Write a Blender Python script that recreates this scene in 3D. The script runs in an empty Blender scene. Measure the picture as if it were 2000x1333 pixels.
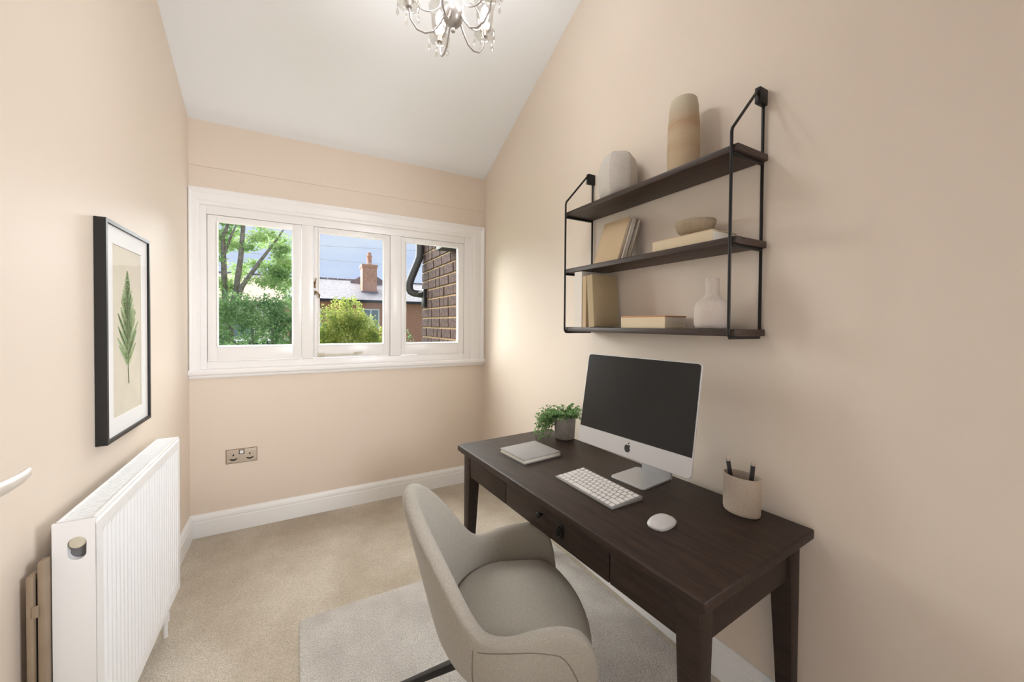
import bpy, bmesh, math, random
from mathutils import Vector, Matrix, Euler
PI = math.pi
S = bpy.context.scene
C = S.collection

# ------------------------------------------------------------------ camera
F, CX, CY, YAW, PITCH, ROLL = 737.1643, 981.4086, 644.6476, .4987, -.0149, .0074
def _ray(X3, Z3, D2):
    cr, sr = math.cos(ROLL), math.sin(ROLL)
    X, Z2 = cr*X3 - sr*Z3, sr*X3 + cr*Z3
    cp, sp = math.cos(PITCH), math.sin(PITCH)
    D, Z = cp*D2 - sp*Z2, sp*D2 + cp*Z2
    c, s = math.cos(YAW), math.sin(YAW)
    return Vector((c*X + s*D, -s*X + c*D, Z))
cam_d = bpy.data.cameras.new('camera')
cam_d.sensor_width = 36
cam_d.lens = F/2000*36
cam_d.shift_x = (1000 - CX)/2000
cam_d.shift_y = (CY - 666.5)/2000
cam_d.clip_start = .02
cam_d.clip_end = 500
cam = bpy.data.objects.new('camera', cam_d)
C.objects.link(cam)
r, u, b = _ray(1, 0, 0), _ray(0, 1, 0), -_ray(0, 0, 1)
cam.matrix_world = Matrix(((r.x, u.x, b.x, 0), (r.y, u.y, b.y, 0), (r.z, u.z, b.z, 1.4), (0, 0, 0, 1)))
S.camera = cam

# ------------------------------------------------------------------ colour management, sky, sun, lights
S.view_settings.view_transform = 'Standard'
S.view_settings.look = 'None'
S.view_settings.exposure = 0.0
S.view_settings.gamma = 1
S.view_settings.use_curve_mapping = False

def lin(c):
    f = lambda v: v/12.92 if v <= .04045 else ((v + .055)/1.055)**2.4
    return tuple(f(v/255) for v in c) + (1,)

W = bpy.data.worlds.new('sky')
S.world = W
W.use_nodes = True
nt = W.node_tree
nt.nodes.clear()
wo = nt.nodes.new('ShaderNodeOutputWorld')
bg = nt.nodes.new('ShaderNodeBackground')
tc = nt.nodes.new('ShaderNodeTexCoord')
mp = nt.nodes.new('ShaderNodeMapping')
mp.inputs['Scale'].default_value = (1, 1, 3.2)
nz = nt.nodes.new('ShaderNodeTexNoise')
nz.inputs['Scale'].default_value = 2.6
nz.inputs['Detail'].default_value = 6
nz.inputs['Roughness'].default_value = .55
rp = nt.nodes.new('ShaderNodeValToRGB')
rp.color_ramp.elements[0].position = .42
rp.color_ramp.elements[0].color = lin((203, 217, 250))
rp.color_ramp.elements[1].position = .72
rp.color_ramp.elements[1].color = lin((232, 238, 252))
nt.links.new(tc.outputs['Generated'], mp.inputs['Vector'])
nt.links.new(mp.outputs['Vector'], nz.inputs['Vector'])
nt.links.new(nz.outputs['Fac'], rp.inputs['Fac'])
nt.links.new(rp.outputs['Color'], bg.inputs['Color'])
bg.inputs['Strength'].default_value = 1.0
nt.links.new(bg.outputs['Background'], wo.inputs['Surface'])

def light(name, kind, loc, direction=None, **kw):
    d = bpy.data.lights.new(name, kind)
    for k, v in kw.items():
        setattr(d, k, v)
    o = bpy.data.objects.new(name, d)
    C.objects.link(o)
    o.location = loc
    if direction is not None:
        o.rotation_euler = Vector(direction).to_track_quat('-Z', 'Y').to_euler()
    return o
light('sun', 'SUN', (0, 8, 8), (.22, -.78, -.58), energy=23.5, angle=math.radians(85), color=(1, .985, .96))
light('added_fill_light', 'AREA', (1.25, -.5, 1.7), (-1.4, 2.3, -.3), shape='RECTANGLE', size=.5, size_y=.8, energy=11.8, color=(.92, .95, 1), spread=math.radians(72))  # added soft fill from behind the camera, not a fixture of the room

# ------------------------------------------------------------------ materials
def mat(name, col, rough=.6, metal=0, bump=0, bscale=200, var=0, vscale=8, col2=None, detail=4, spec=.5, stretch=(1, 1, 1), bdist=.002, sheen=0, ramp=(.35, .65)):
    m = bpy.data.materials.new(name)
    m.use_nodes = True
    t = m.node_tree
    p = t.nodes['Principled BSDF']
    base = lin(col)
    p.inputs['Base Color'].default_value = base
    p.inputs['Roughness'].default_value = rough
    p.inputs['Metallic'].default_value = metal
    p.inputs['Specular IOR Level'].default_value = spec
    if sheen:
        p.inputs['Sheen Weight'].default_value = sheen
    if var or col2 or bump:
        co = t.nodes.new('ShaderNodeTexCoord')
        mpn = t.nodes.new('ShaderNodeMapping')
        mpn.inputs['Scale'].default_value = stretch
        t.links.new(co.outputs['Object'], mpn.inputs['Vector'])
    if var or col2:
        n = t.nodes.new('ShaderNodeTexNoise')
        n.inputs['Scale'].default_value = vscale
        n.inputs['Detail'].default_value = detail
        t.links.new(mpn.outputs['Vector'], n.inputs['Vector'])
        rr = t.nodes.new('ShaderNodeValToRGB')
        rr.color_ramp.elements[0].position, rr.color_ramp.elements[1].position = ramp
        c2 = lin(col2) if col2 else tuple(v*(1 - var) for v in base[:3]) + (1,)
        rr.color_ramp.elements[0].color = c2
        rr.color_ramp.elements[1].color = base
        t.links.new(n.outputs['Fac'], rr.inputs['Fac'])
        t.links.new(rr.outputs['Color'], p.inputs['Base Color'])
    if bump:
        n2 = t.nodes.new('ShaderNodeTexNoise')
        n2.inputs['Scale'].default_value = bscale
        n2.inputs['Detail'].default_value = 3
        t.links.new(mpn.outputs['Vector'], n2.inputs['Vector'])
        bp_ = t.nodes.new('ShaderNodeBump')
        bp_.inputs['Strength'].default_value = bump
        bp_.inputs['Distance'].default_value = bdist
        t.links.new(n2.outputs['Fac'], bp_.inputs['Height'])
        t.links.new(bp_.outputs['Normal'], p.inputs['Normal'])
    return m

def pile_mat(name, ca, cb, fine, patch, bs, bd):
    """carpet pile: patches of brushed pile, fine tuft speckle and tuft relief"""
    m = bpy.data.materials.new(name)
    m.use_nodes = True
    t = m.node_tree
    p = t.nodes['Principled BSDF']
    p.inputs['Roughness'].default_value = .95
    p.inputs['Specular IOR Level'].default_value = .1
    p.inputs['Sheen Weight'].default_value = .15
    co = t.nodes.new('ShaderNodeTexCoord')
    n1 = t.nodes.new('ShaderNodeTexNoise'); n1.inputs['Scale'].default_value = patch; n1.inputs['Detail'].default_value = 3
    n2 = t.nodes.new('ShaderNodeTexNoise'); n2.inputs['Scale'].default_value = fine; n2.inputs['Detail'].default_value = 2
    n3 = t.nodes.new('ShaderNodeTexVoronoi'); n3.inputs['Scale'].default_value = fine*.7
    for n in (n1, n2, n3):
        t.links.new(co.outputs['Object'], n.inputs['Vector'])
    r1 = t.nodes.new('ShaderNodeValToRGB')
    r1.color_ramp.elements[0].position, r1.color_ramp.elements[1].position = .35, .65
    r1.color_ramp.elements[0].color, r1.color_ramp.elements[1].color = lin(ca), lin(cb)
    t.links.new(n1.outputs['Fac'], r1.inputs['Fac'])
    mx = t.nodes.new('ShaderNodeMix'); mx.data_type = 'RGBA'; mx.blend_type = 'MULTIPLY'
    mx.inputs['Factor'].default_value = .75
    r2 = t.nodes.new('ShaderNodeValToRGB')
    r2.color_ramp.elements[0].position, r2.color_ramp.elements[1].position = .3, .7
    r2.color_ramp.elements[0].color, r2.color_ramp.elements[1].color = (.55, .53, .5, 1), (1, 1, 1, 1)
    t.links.new(n2.outputs['Fac'], r2.inputs['Fac'])
    t.links.new(r1.outputs['Color'], mx.inputs['A'])
    t.links.new(r2.outputs['Color'], mx.inputs['B'])
    t.links.new(mx.outputs['Result'], p.inputs['Base Color'])
    b1 = t.nodes.new('ShaderNodeBump'); b1.inputs['Strength'].default_value = bs; b1.inputs['Distance'].default_value = bd
    t.links.new(n2.outputs['Fac'], b1.inputs['Height'])
    b2 = t.nodes.new('ShaderNodeBump'); b2.inputs['Strength'].default_value = bs*.6; b2.inputs['Distance'].default_value = bd; b2.invert = True
    t.links.new(n3.outputs['Distance'], b2.inputs['Height'])
    t.links.new(b1.outputs['Normal'], b2.inputs['Normal'])
    t.links.new(b2.outputs['Normal'], p.inputs['Normal'])
    return m

def glass_mat(name, tint=(1, 1, 1), gloss=.06):
    m = bpy.data.materials.new(name)
    m.use_nodes = True
    t = m.node_tree
    t.nodes.remove(t.nodes['Principled BSDF'])
    out = t.nodes['Material Output']
    tr = t.nodes.new('ShaderNodeBsdfTransparent'); tr.inputs['Color'].default_value = tint + (1,)
    gl = t.nodes.new('ShaderNodeBsdfGlossy'); gl.inputs['Roughness'].default_value = .02
    mx = t.nodes.new('ShaderNodeMixShader')
    mx.inputs['Fac'].default_value = gloss
    t.links.new(tr.outputs[0], mx.inputs[1]); t.links.new(gl.outputs[0], mx.inputs[2])
    t.links.new(mx.outputs[0], out.inputs['Surface'])
    return m

def leaf_mat(name, c1, c2, vscale):
    m = mat(name, c1, .6, col2=c2, vscale=vscale, detail=2, spec=.3)
    t = m.node_tree
    p = t.nodes['Principled BSDF']
    tl = t.nodes.new('ShaderNodeBsdfTranslucent')
    src = p.inputs['Base Color'].links[0].from_socket
    t.links.new(src, tl.inputs['Color'])
    mx = t.nodes.new('ShaderNodeMixShader'); mx.inputs['Fac'].default_value = .45
    t.links.new(p.outputs[0], mx.inputs[1]); t.links.new(tl.outputs[0], mx.inputs[2])
    t.links.new(mx.outputs[0], t.nodes['Material Output'].inputs['Surface'])
    return m

M = dict(
    wall=mat('wall_paint', (230, 216, 201), .55, bump=.12, bscale=120, spec=.35),
    ceiling=mat('ceiling_paint', (244, 246, 249), .85, bump=.08, bscale=90),
    white=mat('white_gloss_paint', (246, 244, 243), .3, bump=.03, bscale=30),
    skirt=mat('white_skirting_paint', (248, 248, 248), .35),
    carpet=pile_mat('carpet_pile', (208, 194, 175), (238, 227, 211), 230, 2.6, .9, .006),
    rug=pile_mat('rug_pile', (208, 202, 197), (226, 221, 216), 170, 6, .8, .006),
    glass=glass_mat('window_glass', (.98, 1, .99), .001),
    steel=mat('brushed_nickel', (200, 187, 172), .4, .3),
    black=mat('black_plastic', (14, 13, 13), .4),
    brass=mat('old_brass', (120, 96, 66), .4, .6),
    radiator=mat('radiator_enamel', (243, 243, 244), .3),
    cap=mat('cream_plastic', (205, 198, 178), .4),
    recess=mat('radiator_inside', (104, 104, 106), .6),
    board=mat('beige_panel', (156, 137, 115), .6, var=.15, vscale=12),  # beige carries the shade on the radiator panel; also backs the print
    frame=mat('black_picture_frame', (26, 25, 25), .45, bump=.15, bscale=300),
    mount=mat('mount_card', (233, 232, 231), .8),
    paper=mat('aged_paper', (216, 208, 190), .85, var=.06, vscale=12),
    fern=mat('fern_ink', (126, 152, 98), .8, col2=(162, 182, 132), vscale=60),
    stem=mat('fern_stem_ink', (96, 104, 70), .8),
    wood=mat('dark_stained_wood', (56, 42, 34), .5, spec=.3, col2=(41, 30, 24), vscale=9, stretch=(9, .9, 9), bump=.25, bscale=60, bdist=.001, detail=8),
    shelfwood=mat('shelf_dark_wood', (66, 49, 40), .5, col2=(48, 35, 29), vscale=8, stretch=(9, .9, 9), bump=.2, bscale=60, bdist=.001, detail=8),
    seam=mat('drawer_gap', (16, 12, 10), .7),
    iron=mat('black_iron', (32, 30, 29), .45, .4),
    fabric=mat('grey_woven_fabric', (172, 165, 153), .92, var=.22, vscale=420, bump=.7, bscale=520, bdist=.0015, spec=.15, sheen=.2, detail=2),
    thread=mat('seam_thread', (118, 110, 98), .9),
    alu=mat('aluminium', (196, 195, 196), .38, .55),
    screen=mat('screen_glass', (26, 25, 25), .25, spec=.35),
    logo=mat('dark_logo', (28, 27, 28), .3),
    keys=mat('white_key', (214, 209, 205), .5),
    keytray=mat('keyboard_tray', (132, 128, 126), .45, .2),
    mouse=mat('mouse_shell', (188, 184, 181), .3),
    cover=mat('grey_book_cover', (150, 146, 143), .7, bump=.15, bscale=250),
    pages=mat('book_pages', (226, 219, 206), .85, bump=.3, bscale=40, stretch=(1, 1, 30)),
    stone=mat('speckled_stoneware', (198, 182, 165), .75, var=.14, vscale=220, bump=.3, bscale=260, bdist=.001),
    pencil=mat('dark_pencil', (48, 47, 47), .4),
    eraser=mat('pale_eraser', (208, 196, 184), .7),
    ferrule=mat('pencil_ferrule', (190, 180, 170), .35, .6),
    concrete=mat('grey_concrete', (158, 152, 146), .85, var=.15, vscale=40, bump=.3, bscale=150),
    soil=mat('soil', (52, 40, 30), .95),
    potleaf=leaf_mat('pot_plant_leaf', (156, 188, 130), (86, 128, 74), 60),
    vasewhite=mat('matt_white_ceramic', (205, 199, 191), .8, var=.06, vscale=60, bump=.2, bscale=200),
    bottlec=mat('warm_white_ceramic', (200, 188, 177), .8, var=.06, vscale=120, bump=.2, bscale=250),
    bowl=mat('sand_stoneware', (168, 150, 126), .8, var=.15, vscale=120, bump=.3, bscale=200),
    tan=mat('tan_cloth', (196, 172, 138), .8, bump=.2, bscale=300),
    khaki=mat('khaki_cloth', (176, 158, 126), .8, bump=.2, bscale=300),
    ivory=mat('ivory_cloth', (226, 219, 209), .8),
    stonegrey=mat('stone_grey_cloth', (160, 148, 134), .8),
    cream=mat('cream_cloth', (216, 198, 168), .8),
    rust=mat('rust_orange_cloth', (196, 138, 98), .8),
    nickel=mat('satin_chandelier_metal', (176, 170, 166), .35, .6),
    crystal=glass_mat('clear_glass', (.93, .92, .9), .16),
    doorw=mat('white_door_paint', (236, 232, 226), .4),
    handle=mat('satin_handle', (226, 220, 212), .35, .35),
    # outdoors
    brick=mat('dark_brick', (84, 58, 50), .95, col2=(46, 34, 32), vscale=22, bump=.5, bscale=60, bdist=.004),
    mortar=mat('sandy_mortar', (166, 138, 106), .95, bump=.5, bscale=80, bdist=.004),
    pipe=mat('black_rain_pipe', (52, 49, 50), .5),
    redbrick=mat('red_brickwork', (190, 140, 122), .9, col2=(170, 118, 102), vscale=14, detail=6, bump=.4, bscale=30, bdist=.01),
    chimney=mat('orange_brickwork', (204, 160, 138), .9, col2=(186, 138, 118), vscale=14),
    slate=mat('pale_slates', (142, 137, 141), .9, col2=(114, 110, 115), vscale=7, detail=8, stretch=(1, 1, 4), bump=.6, bscale=16, bdist=.02),
    gutter=mat('dark_gutter', (44, 42, 46), .6),
    upvc=mat('white_window_plastic', (225, 228, 232), .4),
    farglass=mat('far_window_glass', (120, 132, 142), .15),
    render=mat('white_render', (206, 200, 194), .9),
    bark=mat('tree_bark', (138, 131, 121), .9, col2=(106, 99, 91), vscale=14, bump=.5, bscale=40, bdist=.01),
    treeleaf=leaf_mat('tree_leaf', (180, 202, 140), (126, 158, 102), 3),
    hedgeleaf=leaf_mat('hedge_leaf', (156, 186, 130), (92, 130, 86), 4),
    bushleaf=leaf_mat('golden_leaf', (176, 182, 100), (112, 130, 66), 4),
    lawn=mat('grass', (112, 134, 74), .95, var=.4, vscale=1.5),
    cable=mat('overhead_cable', (206, 208, 222), .6),
    shedroof=mat('felt_roof', (66, 66, 76), .9),
    terracotta=mat('terracotta_roof', (176, 150, 132), .9, var=.2, vscale=6),
)

# ------------------------------------------------------------------ mesh helpers
class MB:
    def __init__(s):
        s.v, s.f = [], []
    def add(s, vs, fs):
        o = len(s.v)
        s.v += [tuple(q) for q in vs]
        s.f += [tuple(i + o for i in f) for f in fs]
        return s
    def box(s, x0, x1, y0, y1, z0, z1):
        return s.add([(x, y, z) for z in (z0, z1) for y in (y0, y1) for x in (x0, x1)],
                     [(0, 2, 3, 1), (4, 5, 7, 6), (0, 1, 5, 4), (2, 6, 7, 3), (0, 4, 6, 2), (1, 3, 7, 5)])
    def hexa(s, bot, top):            # two quads, both counter-clockwise from above
        return s.add(list(bot) + list(top), [(3, 2, 1, 0), (4, 5, 6, 7), (0, 1, 5, 4), (1, 2, 6, 5), (2, 3, 7, 6), (3, 0, 4, 7)])
    def prism(s, poly, axis, a, b):   # poly of 2D points extruded along axis
        def P(q, h):
            return {'x': (h, q[0], q[1]), 'y': (q[0], h, q[1]), 'z': (q[0], q[1], h)}[axis]
        n = len(poly)
        vs = [P(q, a) for q in poly] + [P(q, b) for q in poly]
        fs = [tuple(range(n)), tuple(range(2*n - 1, n - 1, -1))]
        fs += [(i, i + n, (i + 1) % n + n, (i + 1) % n) for i in range(n)]
        return s.add(vs, fs)
    def tube(s, pts, r, n=8, caps=True):
        pts = [Vector(p) for p in pts]
        rs = r if isinstance(r, (list, tuple)) else [r]*len(pts)
        base = len(s.v)
        t0 = (pts[1] - pts[0]).normalized()
        up = Vector((0, 0, 1)) if abs(t0.z) < .9 else Vector((1, 0, 0))
        nrm = t0.cross(up).normalized()
        for i, p in enumerate(pts):
            a = pts[max(i - 1, 0)]; c = pts[min(i + 1, len(pts) - 1)]
            t = (c - a).normalized()
            nrm = (nrm - t*nrm.dot(t)).normalized()
            bn = t.cross(nrm)
            for k in range(n):
                w = 2*PI*k/n
                s.v.append(tuple(p + (nrm*math.cos(w) + bn*math.sin(w))*rs[i]))
        for i in range(len(pts) - 1):
            for k in range(n):
                s.f.append((base + i*n + k, base + i*n + (k + 1) % n, base + (i + 1)*n + (k + 1) % n, base + (i + 1)*n + k))
        if caps:
            s.f.append(tuple(base + k for k in range(n))[::-1])
            s.f.append(tuple(base + (len(pts) - 1)*n + k for k in range(n)))
        return s
    def lathe(s, prof, n=32, c=(0, 0, 0), sx=1, sy=1, close=False):
        base = len(s.v)
        for (r_, z) in prof:
            for k in range(n):
                w = 2*PI*k/n
                s.v.append((c[0] + r_*sx*math.cos(w), c[1] + r_*sy*math.sin(w), c[2] + z))
        m = len(prof)
        for i in range(m - 1):
            for k in range(n):
                s.f.append((base + i*n + k, base + i*n + (k + 1) % n, base + (i + 1)*n + (k + 1) % n, base + (i + 1)*n + k))
        s.f.append(tuple(base + k for k in range(n))[::-1])
        s.f.append(tuple(base + (m - 1)*n + k for k in range(n)))
        return s
    def loft(s, rings, closed_ring=True, caps=True):
        base = len(s.v); n = len(rings[0])
        for rg in rings:
            s.v += [tuple(q) for q in rg]
        for i in range(len(rings) - 1):
            for k in range(n if closed_ring else n - 1):
                s.f.append((base + i*n + k, base + i*n + (k + 1) % n, base + (i + 1)*n + (k + 1) % n, base + (i + 1)*n + k))
        if caps:
            s.f.append(tuple(base + k for k in range(n))[::-1])
            s.f.append(tuple(base + (len(rings) - 1)*n + k for k in range(n)))
        return s
    def xf(s, mtx):
        s.v = [tuple(mtx @ Vector(q)) for q in s.v]
        return s
    def build(s, name, material, parent=None, bevel=0, seg=2, smooth=35, sub=0, keep=False):
        me = bpy.data.meshes.new(name)
        vs = [Vector(q) for q in s.v]
        lo = Vector((min(q[i] for q in vs) for i in range(3))); hi = Vector((max(q[i] for q in vs) for i in range(3)))
        c = (lo + hi)/2
        if parent is None:
            c.z = lo.z
        me.from_pydata([tuple(q - c) for q in vs], [], s.f)
        bm = bmesh.new(); bm.from_mesh(me)
        bmesh.ops.recalc_face_normals(bm, faces=bm.faces)
        if bevel:
            es = [e for e in bm.edges if len(e.link_faces) == 2 and e.calc_face_angle(0) > .5]
            bmesh.ops.bevel(bm, geom=es, offset=bevel, segments=seg, affect='EDGES', profile=.5, clamp_overlap=True)
        bm.to_mesh(me); bm.free()
        if smooth:
            for p in me.polygons:
                p.use_smooth = True
            me.set_sharp_from_angle(angle=math.radians(smooth))
        me.materials.append(M[material] if isinstance(material, str) else material)
        o = bpy.data.objects.new(name, me)
        C.objects.link(o)
        CEN[o.name] = c.copy()
        if parent is not None:
            o.parent = parent
            o.location = c - CEN.get(parent.name, Vector())
        else:
            o.location = c
        if sub:
            md = o.modifiers.new('subdivision', 'SUBSURF'); md.levels = sub; md.render_levels = sub
        return o
CEN = {}

def tag(o, label=None, cat=None, group=None, kind=None):
    if label: o['label'] = label
    if cat: o['category'] = cat
    if group: o['group'] = group
    if kind: o['kind'] = kind
    return o
def thing(name, loc, label, cat, rotz=0, group=None, kind=None):
    o = bpy.data.objects.new(name, None)
    o.empty_display_size = .05
    C.objects.link(o)
    o.location = loc
    o.rotation_euler = (0, 0, rotz)
    CEN[o.name] = Vector()
    return tag(o, label, cat, group, kind)
def struct(o, label=None):
    o['kind'] = 'structure'
    if label: o['label'] = label
    return o
def bx(*a):
    return MB().box(*a)
def copy_part(o, parent, loc):
    c = o.copy(); C.objects.link(c); c.parent = parent; c.location = loc
    return c

# ------------------------------------------------------------------ the room
XL, XR, YB = -.6061, 1.481, 3.0812
Y0 = -.75
ZC, SL = 2.6978, .4819
ctop = lambda y: ZC + SL*(YB - y)

struct(bx(XL - .12, XR + .12, Y0, YB + .12, -.12, 0).build('floor', 'carpet', smooth=0), 'beige short pile fitted carpet covering the floor')
wl_ = MB().prism([(.26, 0), (YB + .12, 0), (YB + .12, ctop(YB) + .02), (Y0, ctop(Y0) + .02), (Y0, 0), (-.56, 0), (-.56, 2.03), (.26, 2.03)], 'x', XL - .12, XL)
struct(wl_.build('wall_left', 'wall', smooth=0), 'peach beige painted wall with the radiator, doorway beyond its near end')
struct(MB().prism([(Y0, 0), (YB + .12, 0), (YB + .12, ctop(YB) + .02), (Y0, ctop(Y0) + .02)], 'x', XR, XR + .12).build('wall_right', 'wall', smooth=0), 'peach beige painted wall behind the desk')
struct(MB().prism([(Y0, ctop(Y0)), (YB + .12, ctop(YB + .12)), (YB + .12, ctop(YB + .12) + .1), (Y0, ctop(Y0) + .1)], 'x', XL - .12, XR + .12).build('ceiling', 'ceiling', smooth=0), 'white sloping ceiling')
struct(bx(XL, XR, Y0, Y0 + .1, 0, ctop(Y0)).build('wall_front', 'wall', smooth=0), 'peach beige wall behind the viewer')
wb = struct(bx(XL, XR, YB, YB + .12, 0, 1.075).build('wall_back', 'wall', smooth=0), 'peach beige painted wall around the window')
def wbpart(mb, name):
    o = mb.build(name, 'wall', smooth=0)
    o.parent = wb
    o.location = o.location - wb.location
    return o
wbpart(bx(XL, XR, YB, YB + .12, 2.22, 2.405), 'lintel_band')
wbpart(bx(XL, XR, YB - .003, YB + .12, 2.4056, ctop(YB) + .02), 'upper_band')

def skirting(name, p0, p1, inward):
    """moulded board running from p0 to p1, its back on the wall"""
    prof = [(0, 0), (.018, 0), (.018, .098), (.0155, .101), (.0155, .108), (.018, .112), (.016, .128), (.009, .138), (.006, .146), (0, .146)]
    p0, p1, n = Vector(p0), Vector(p1), Vector(inward)
    rings = [[tuple(p + n*a + Vector((0, 0, h))) for a, h in prof] for p in (p0, p1)]
    return struct(MB().loft(rings).build(name, 'skirt', smooth=25), 'white moulded skirting board')
skirting('baseboard_back', (XL, YB, 0), (XR, YB, 0), (0, -1, 0))
skirting('baseboard_left', (XL, 1.1, 0), (XL, YB - .018, 0), (1, 0, 0))
skirting('baseboard_right', (XR, Y0, 0), (XR, YB - .018, 0), (-1, 0, 0))

# ------------------------------------------------------------------ window
win = thing('window_1', (.4375, YB, 1.03), 'wide white painted wooden window with three panes', 'window')
struct(win)
del win['category']
wo_ = Vector((.4375, YB, 1.03))
def wp(mb, name, m, parent=None, **k):
    mb.v = [tuple(Vector(q) - wo_) for q in mb.v]
    return mb.build(name, m, parent or win, **k)
def frame_loop(x0, x1, z0, z1, prof, y):
    """mitred rectangular moulding; prof = [(inset, forward)]"""
    mb = MB()
    rings = []
    for (a, fwd) in prof:
        rings.append([(x0 + a, y - fwd, z0 + a), (x1 - a, y - fwd, z0 + a), (x1 - a, y - fwd, z1 - a), (x0 + a, y - fwd, z1 - a)])
    n = len(prof)
    vs = [q for rg in rings for q in rg]
    fs = []
    for i in range(n):
        j = (i + 1) % n
        for k in range(4):
            fs.append((i*4 + k, i*4 + (k + 1) % 4, j*4 + (k + 1) % 4, j*4 + k))
    return mb.add(vs, fs)
# moulded casing: three sides with mitred corners
def casing():
    prof = [(0, 0), (0, .03), (.008, .036), (.016, .03), (.02, .024), (.05, .022), (.056, .014), (.066, .014), (.07, .004), (.07, 0)]
    def path(a, f_):
        x0, x1, z1, z0 = XL + .002 + a*.82, XR - .002 - a*1.9, 2.262 - a*1.5, 1.088
        return [(x0, YB - f_, z0), (x0, YB - f_, z1), (x1, YB - f_, z1), (x1, YB - f_, z0)]
    rows = [path(a, f_) for a, f_ in prof]
    vs = [q for rw in rows for q in rw]
    n = len(prof); fs = []
    for i in range(n):
        j = (i + 1) % n
        for k in range(3):
            fs.append((i*4 + k, i*4 + k + 1, j*4 + k + 1, j*4 + k))
    fs.append(tuple(i*4 for i in range(n))); fs.append(tuple(i*4 + 3 for i in range(n)))
    return MB().add(vs, fs)
wp(casing(), 'casing', 'white', smooth=20)
# fixed frame: outer members and two mullions
fr = MB()
fr.box(XL + .002, -.516, YB, YB + .1, 1.06, 2.235)
fr.box(1.292, XR - .002, YB, YB + .1, 1.06, 2.235)
fr.box(-.516, 1.292, YB, YB + .1, 2.104, 2.235)
fr.box(-.516, 1.292, YB, YB + .1, 1.06, 1.139)
wp(fr, 'frame', 'white', bevel=.003)
for x0, x1 in ((.03, .108), (.655, .742)):
    mb = bx(x0, x1, YB - .004, YB + .1, 1.139, 2.104)
    wp(mb, 'mullion', 'white', bevel=.006)
# window board
wp(MB().prism([(YB, 1.034), (YB - .018, 1.034), (YB - .024, 1.044), (YB - .024, 1.052), (YB - .040, 1.058), (YB - .044, 1.066), (YB - .044, 1.08), (YB - .038, 1.09), (YB, 1.094)], 'x', XL + .001, XR - .001), 'sill', 'white', smooth=25)
panes = [(-.513, .028, -.461, -.024), (.11, .653, .139, .603), (.744, 1.29, .776, 1.236)]
for i, (s0, s1, g0, g1) in enumerate(panes):
    zb, zt, gb, gt = 1.142, 2.102, 1.238, 2.063
    mb = MB()
    y0, y1 = YB + .006, YB + .046
    mb.box(s0, g0, y0, y1, zb, zt).box(g1, s1, y0, y1, zb, zt).box(g0, g1, y0, y1, zb, gb).box(g0, g1, y0, y1, gt, zt)
    sash = wp(mb, 'sash', 'white', bevel=.002)
    bd = frame_loop(g0 - .001, g1 + .001, gb - .001, gt + .001, [(0, 0), (0, .012), (.009, 0)], YB + .006)
    b_ = wp(bd, 'glazing_bead', 'white', sash, smooth=0)
    wp(bx(g0, g1, YB + .02, YB + .024, gb, gt), 'pane', 'glass', sash, smooth=0)
    if i == 1:      # stay arm along the bottom rail, fastener on the left stile
        st = MB().box(.15, .42, y0 - .022, y0 - .014, 1.158, 1.168)
        st.box(.135, .18, y0 - .02, y0, 1.15, 1.178)
        st.lathe([(.0, 0), (.011, 0), (.011, .012), (0, .012)], 12, (.40, y0 - .018, 1.168))
        st.box(.395, .445, y0 - .012, y0, 1.165, 1.178)
        wp(st, 'window_stay', 'cap', sash, bevel=.002)
        ft = MB().box(.108, .122, y0 - .006, y0, 1.655, 1.70).box(.112, .126, y0 - .006, y0, 1.605, 1.635)
        ft.tube([(.116, y0 - .006, 1.685), (.118, y0 - .02, 1.69), (.122, y0 - .024, 1.725)], .0035, 8)
        ft.tube([(.120, y0 - .006, 1.622), (.130, y0 - .02, 1.625), (.144, y0 - .028, 1.605), (.142, y0 - .03, 1.58)], [.004, .004, .007, .004], 8)
        wp(ft, 'window_fastener', 'brass', sash, bevel=.0015)

# ------------------------------------------------------------------ radiator
RX0, RX1, RY0, RY1, RZ0, RZ1 = -.552, -.472, 1.40, 2.21, .165, .875
rad = thing('radiator', (-.512, 1.805, .0), 'white ribbed double panel radiator on the wall below the picture', 'radiator')
ro = Vector(rad.location)
def rpart(mb, name, m, parent=None, **k):
    mb.v = [tuple(Vector(q) - ro) for q in mb.v]
    return mb.build(name, m, parent or rad, **k)
# front panel with pressed flutes
nr = 26
prof = []
y = RY0 + .03
st = (RY1 - .03 - y)/nr
for i in range(nr):
    a = RY0 + .03 + i*st
    prof += [(a, 0), (a + st*.30, 0), (a + st*.42, -.006), (a + st*.88, -.006)]
prof = [(RY0 - .004, 0)] + prof + [(RY1 - .03, 0), (RY1 + .004, 0)]
mb = MB()
zs = [(RZ0 + .008, 0, -.012), (RZ0 + .02, 0, 0), (RZ0 + .05, 0, 0), (RZ0 + .066, 1, 0), (RZ1 - .062, 1, 0), (RZ1 - .046, 0, 0), (RZ1 - .014, 0, 0), (RZ1 - .006, 0, -.008)]
rows = []
for z, k, off in zs:
    rows.append([(RX1 + off + d*k, yy, z) for yy, d in prof])
n = len(prof)
base = [q for rw in rows for q in rw]
fs = [(i*n + j, i*n + j + 1, (i + 1)*n + j + 1, (i + 1)*n + j) for i in range(len(rows) - 1) for j in range(n - 1)]
mb.add(base, fs)
nb = len(mb.v)
mb.box(RX1 - .02, RX1 - .0125, RY0 + .004, RY1 - .004, RZ0 + .008, RZ1 - .006)
rpart(mb, 'front_panel', 'radiator', smooth=30)
rpart(bx(RX0, RX0 + .012, RY0 + .006, RY1 - .006, RZ0, RZ1 - .006), 'back_panel', 'radiator', bevel=.003)
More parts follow.
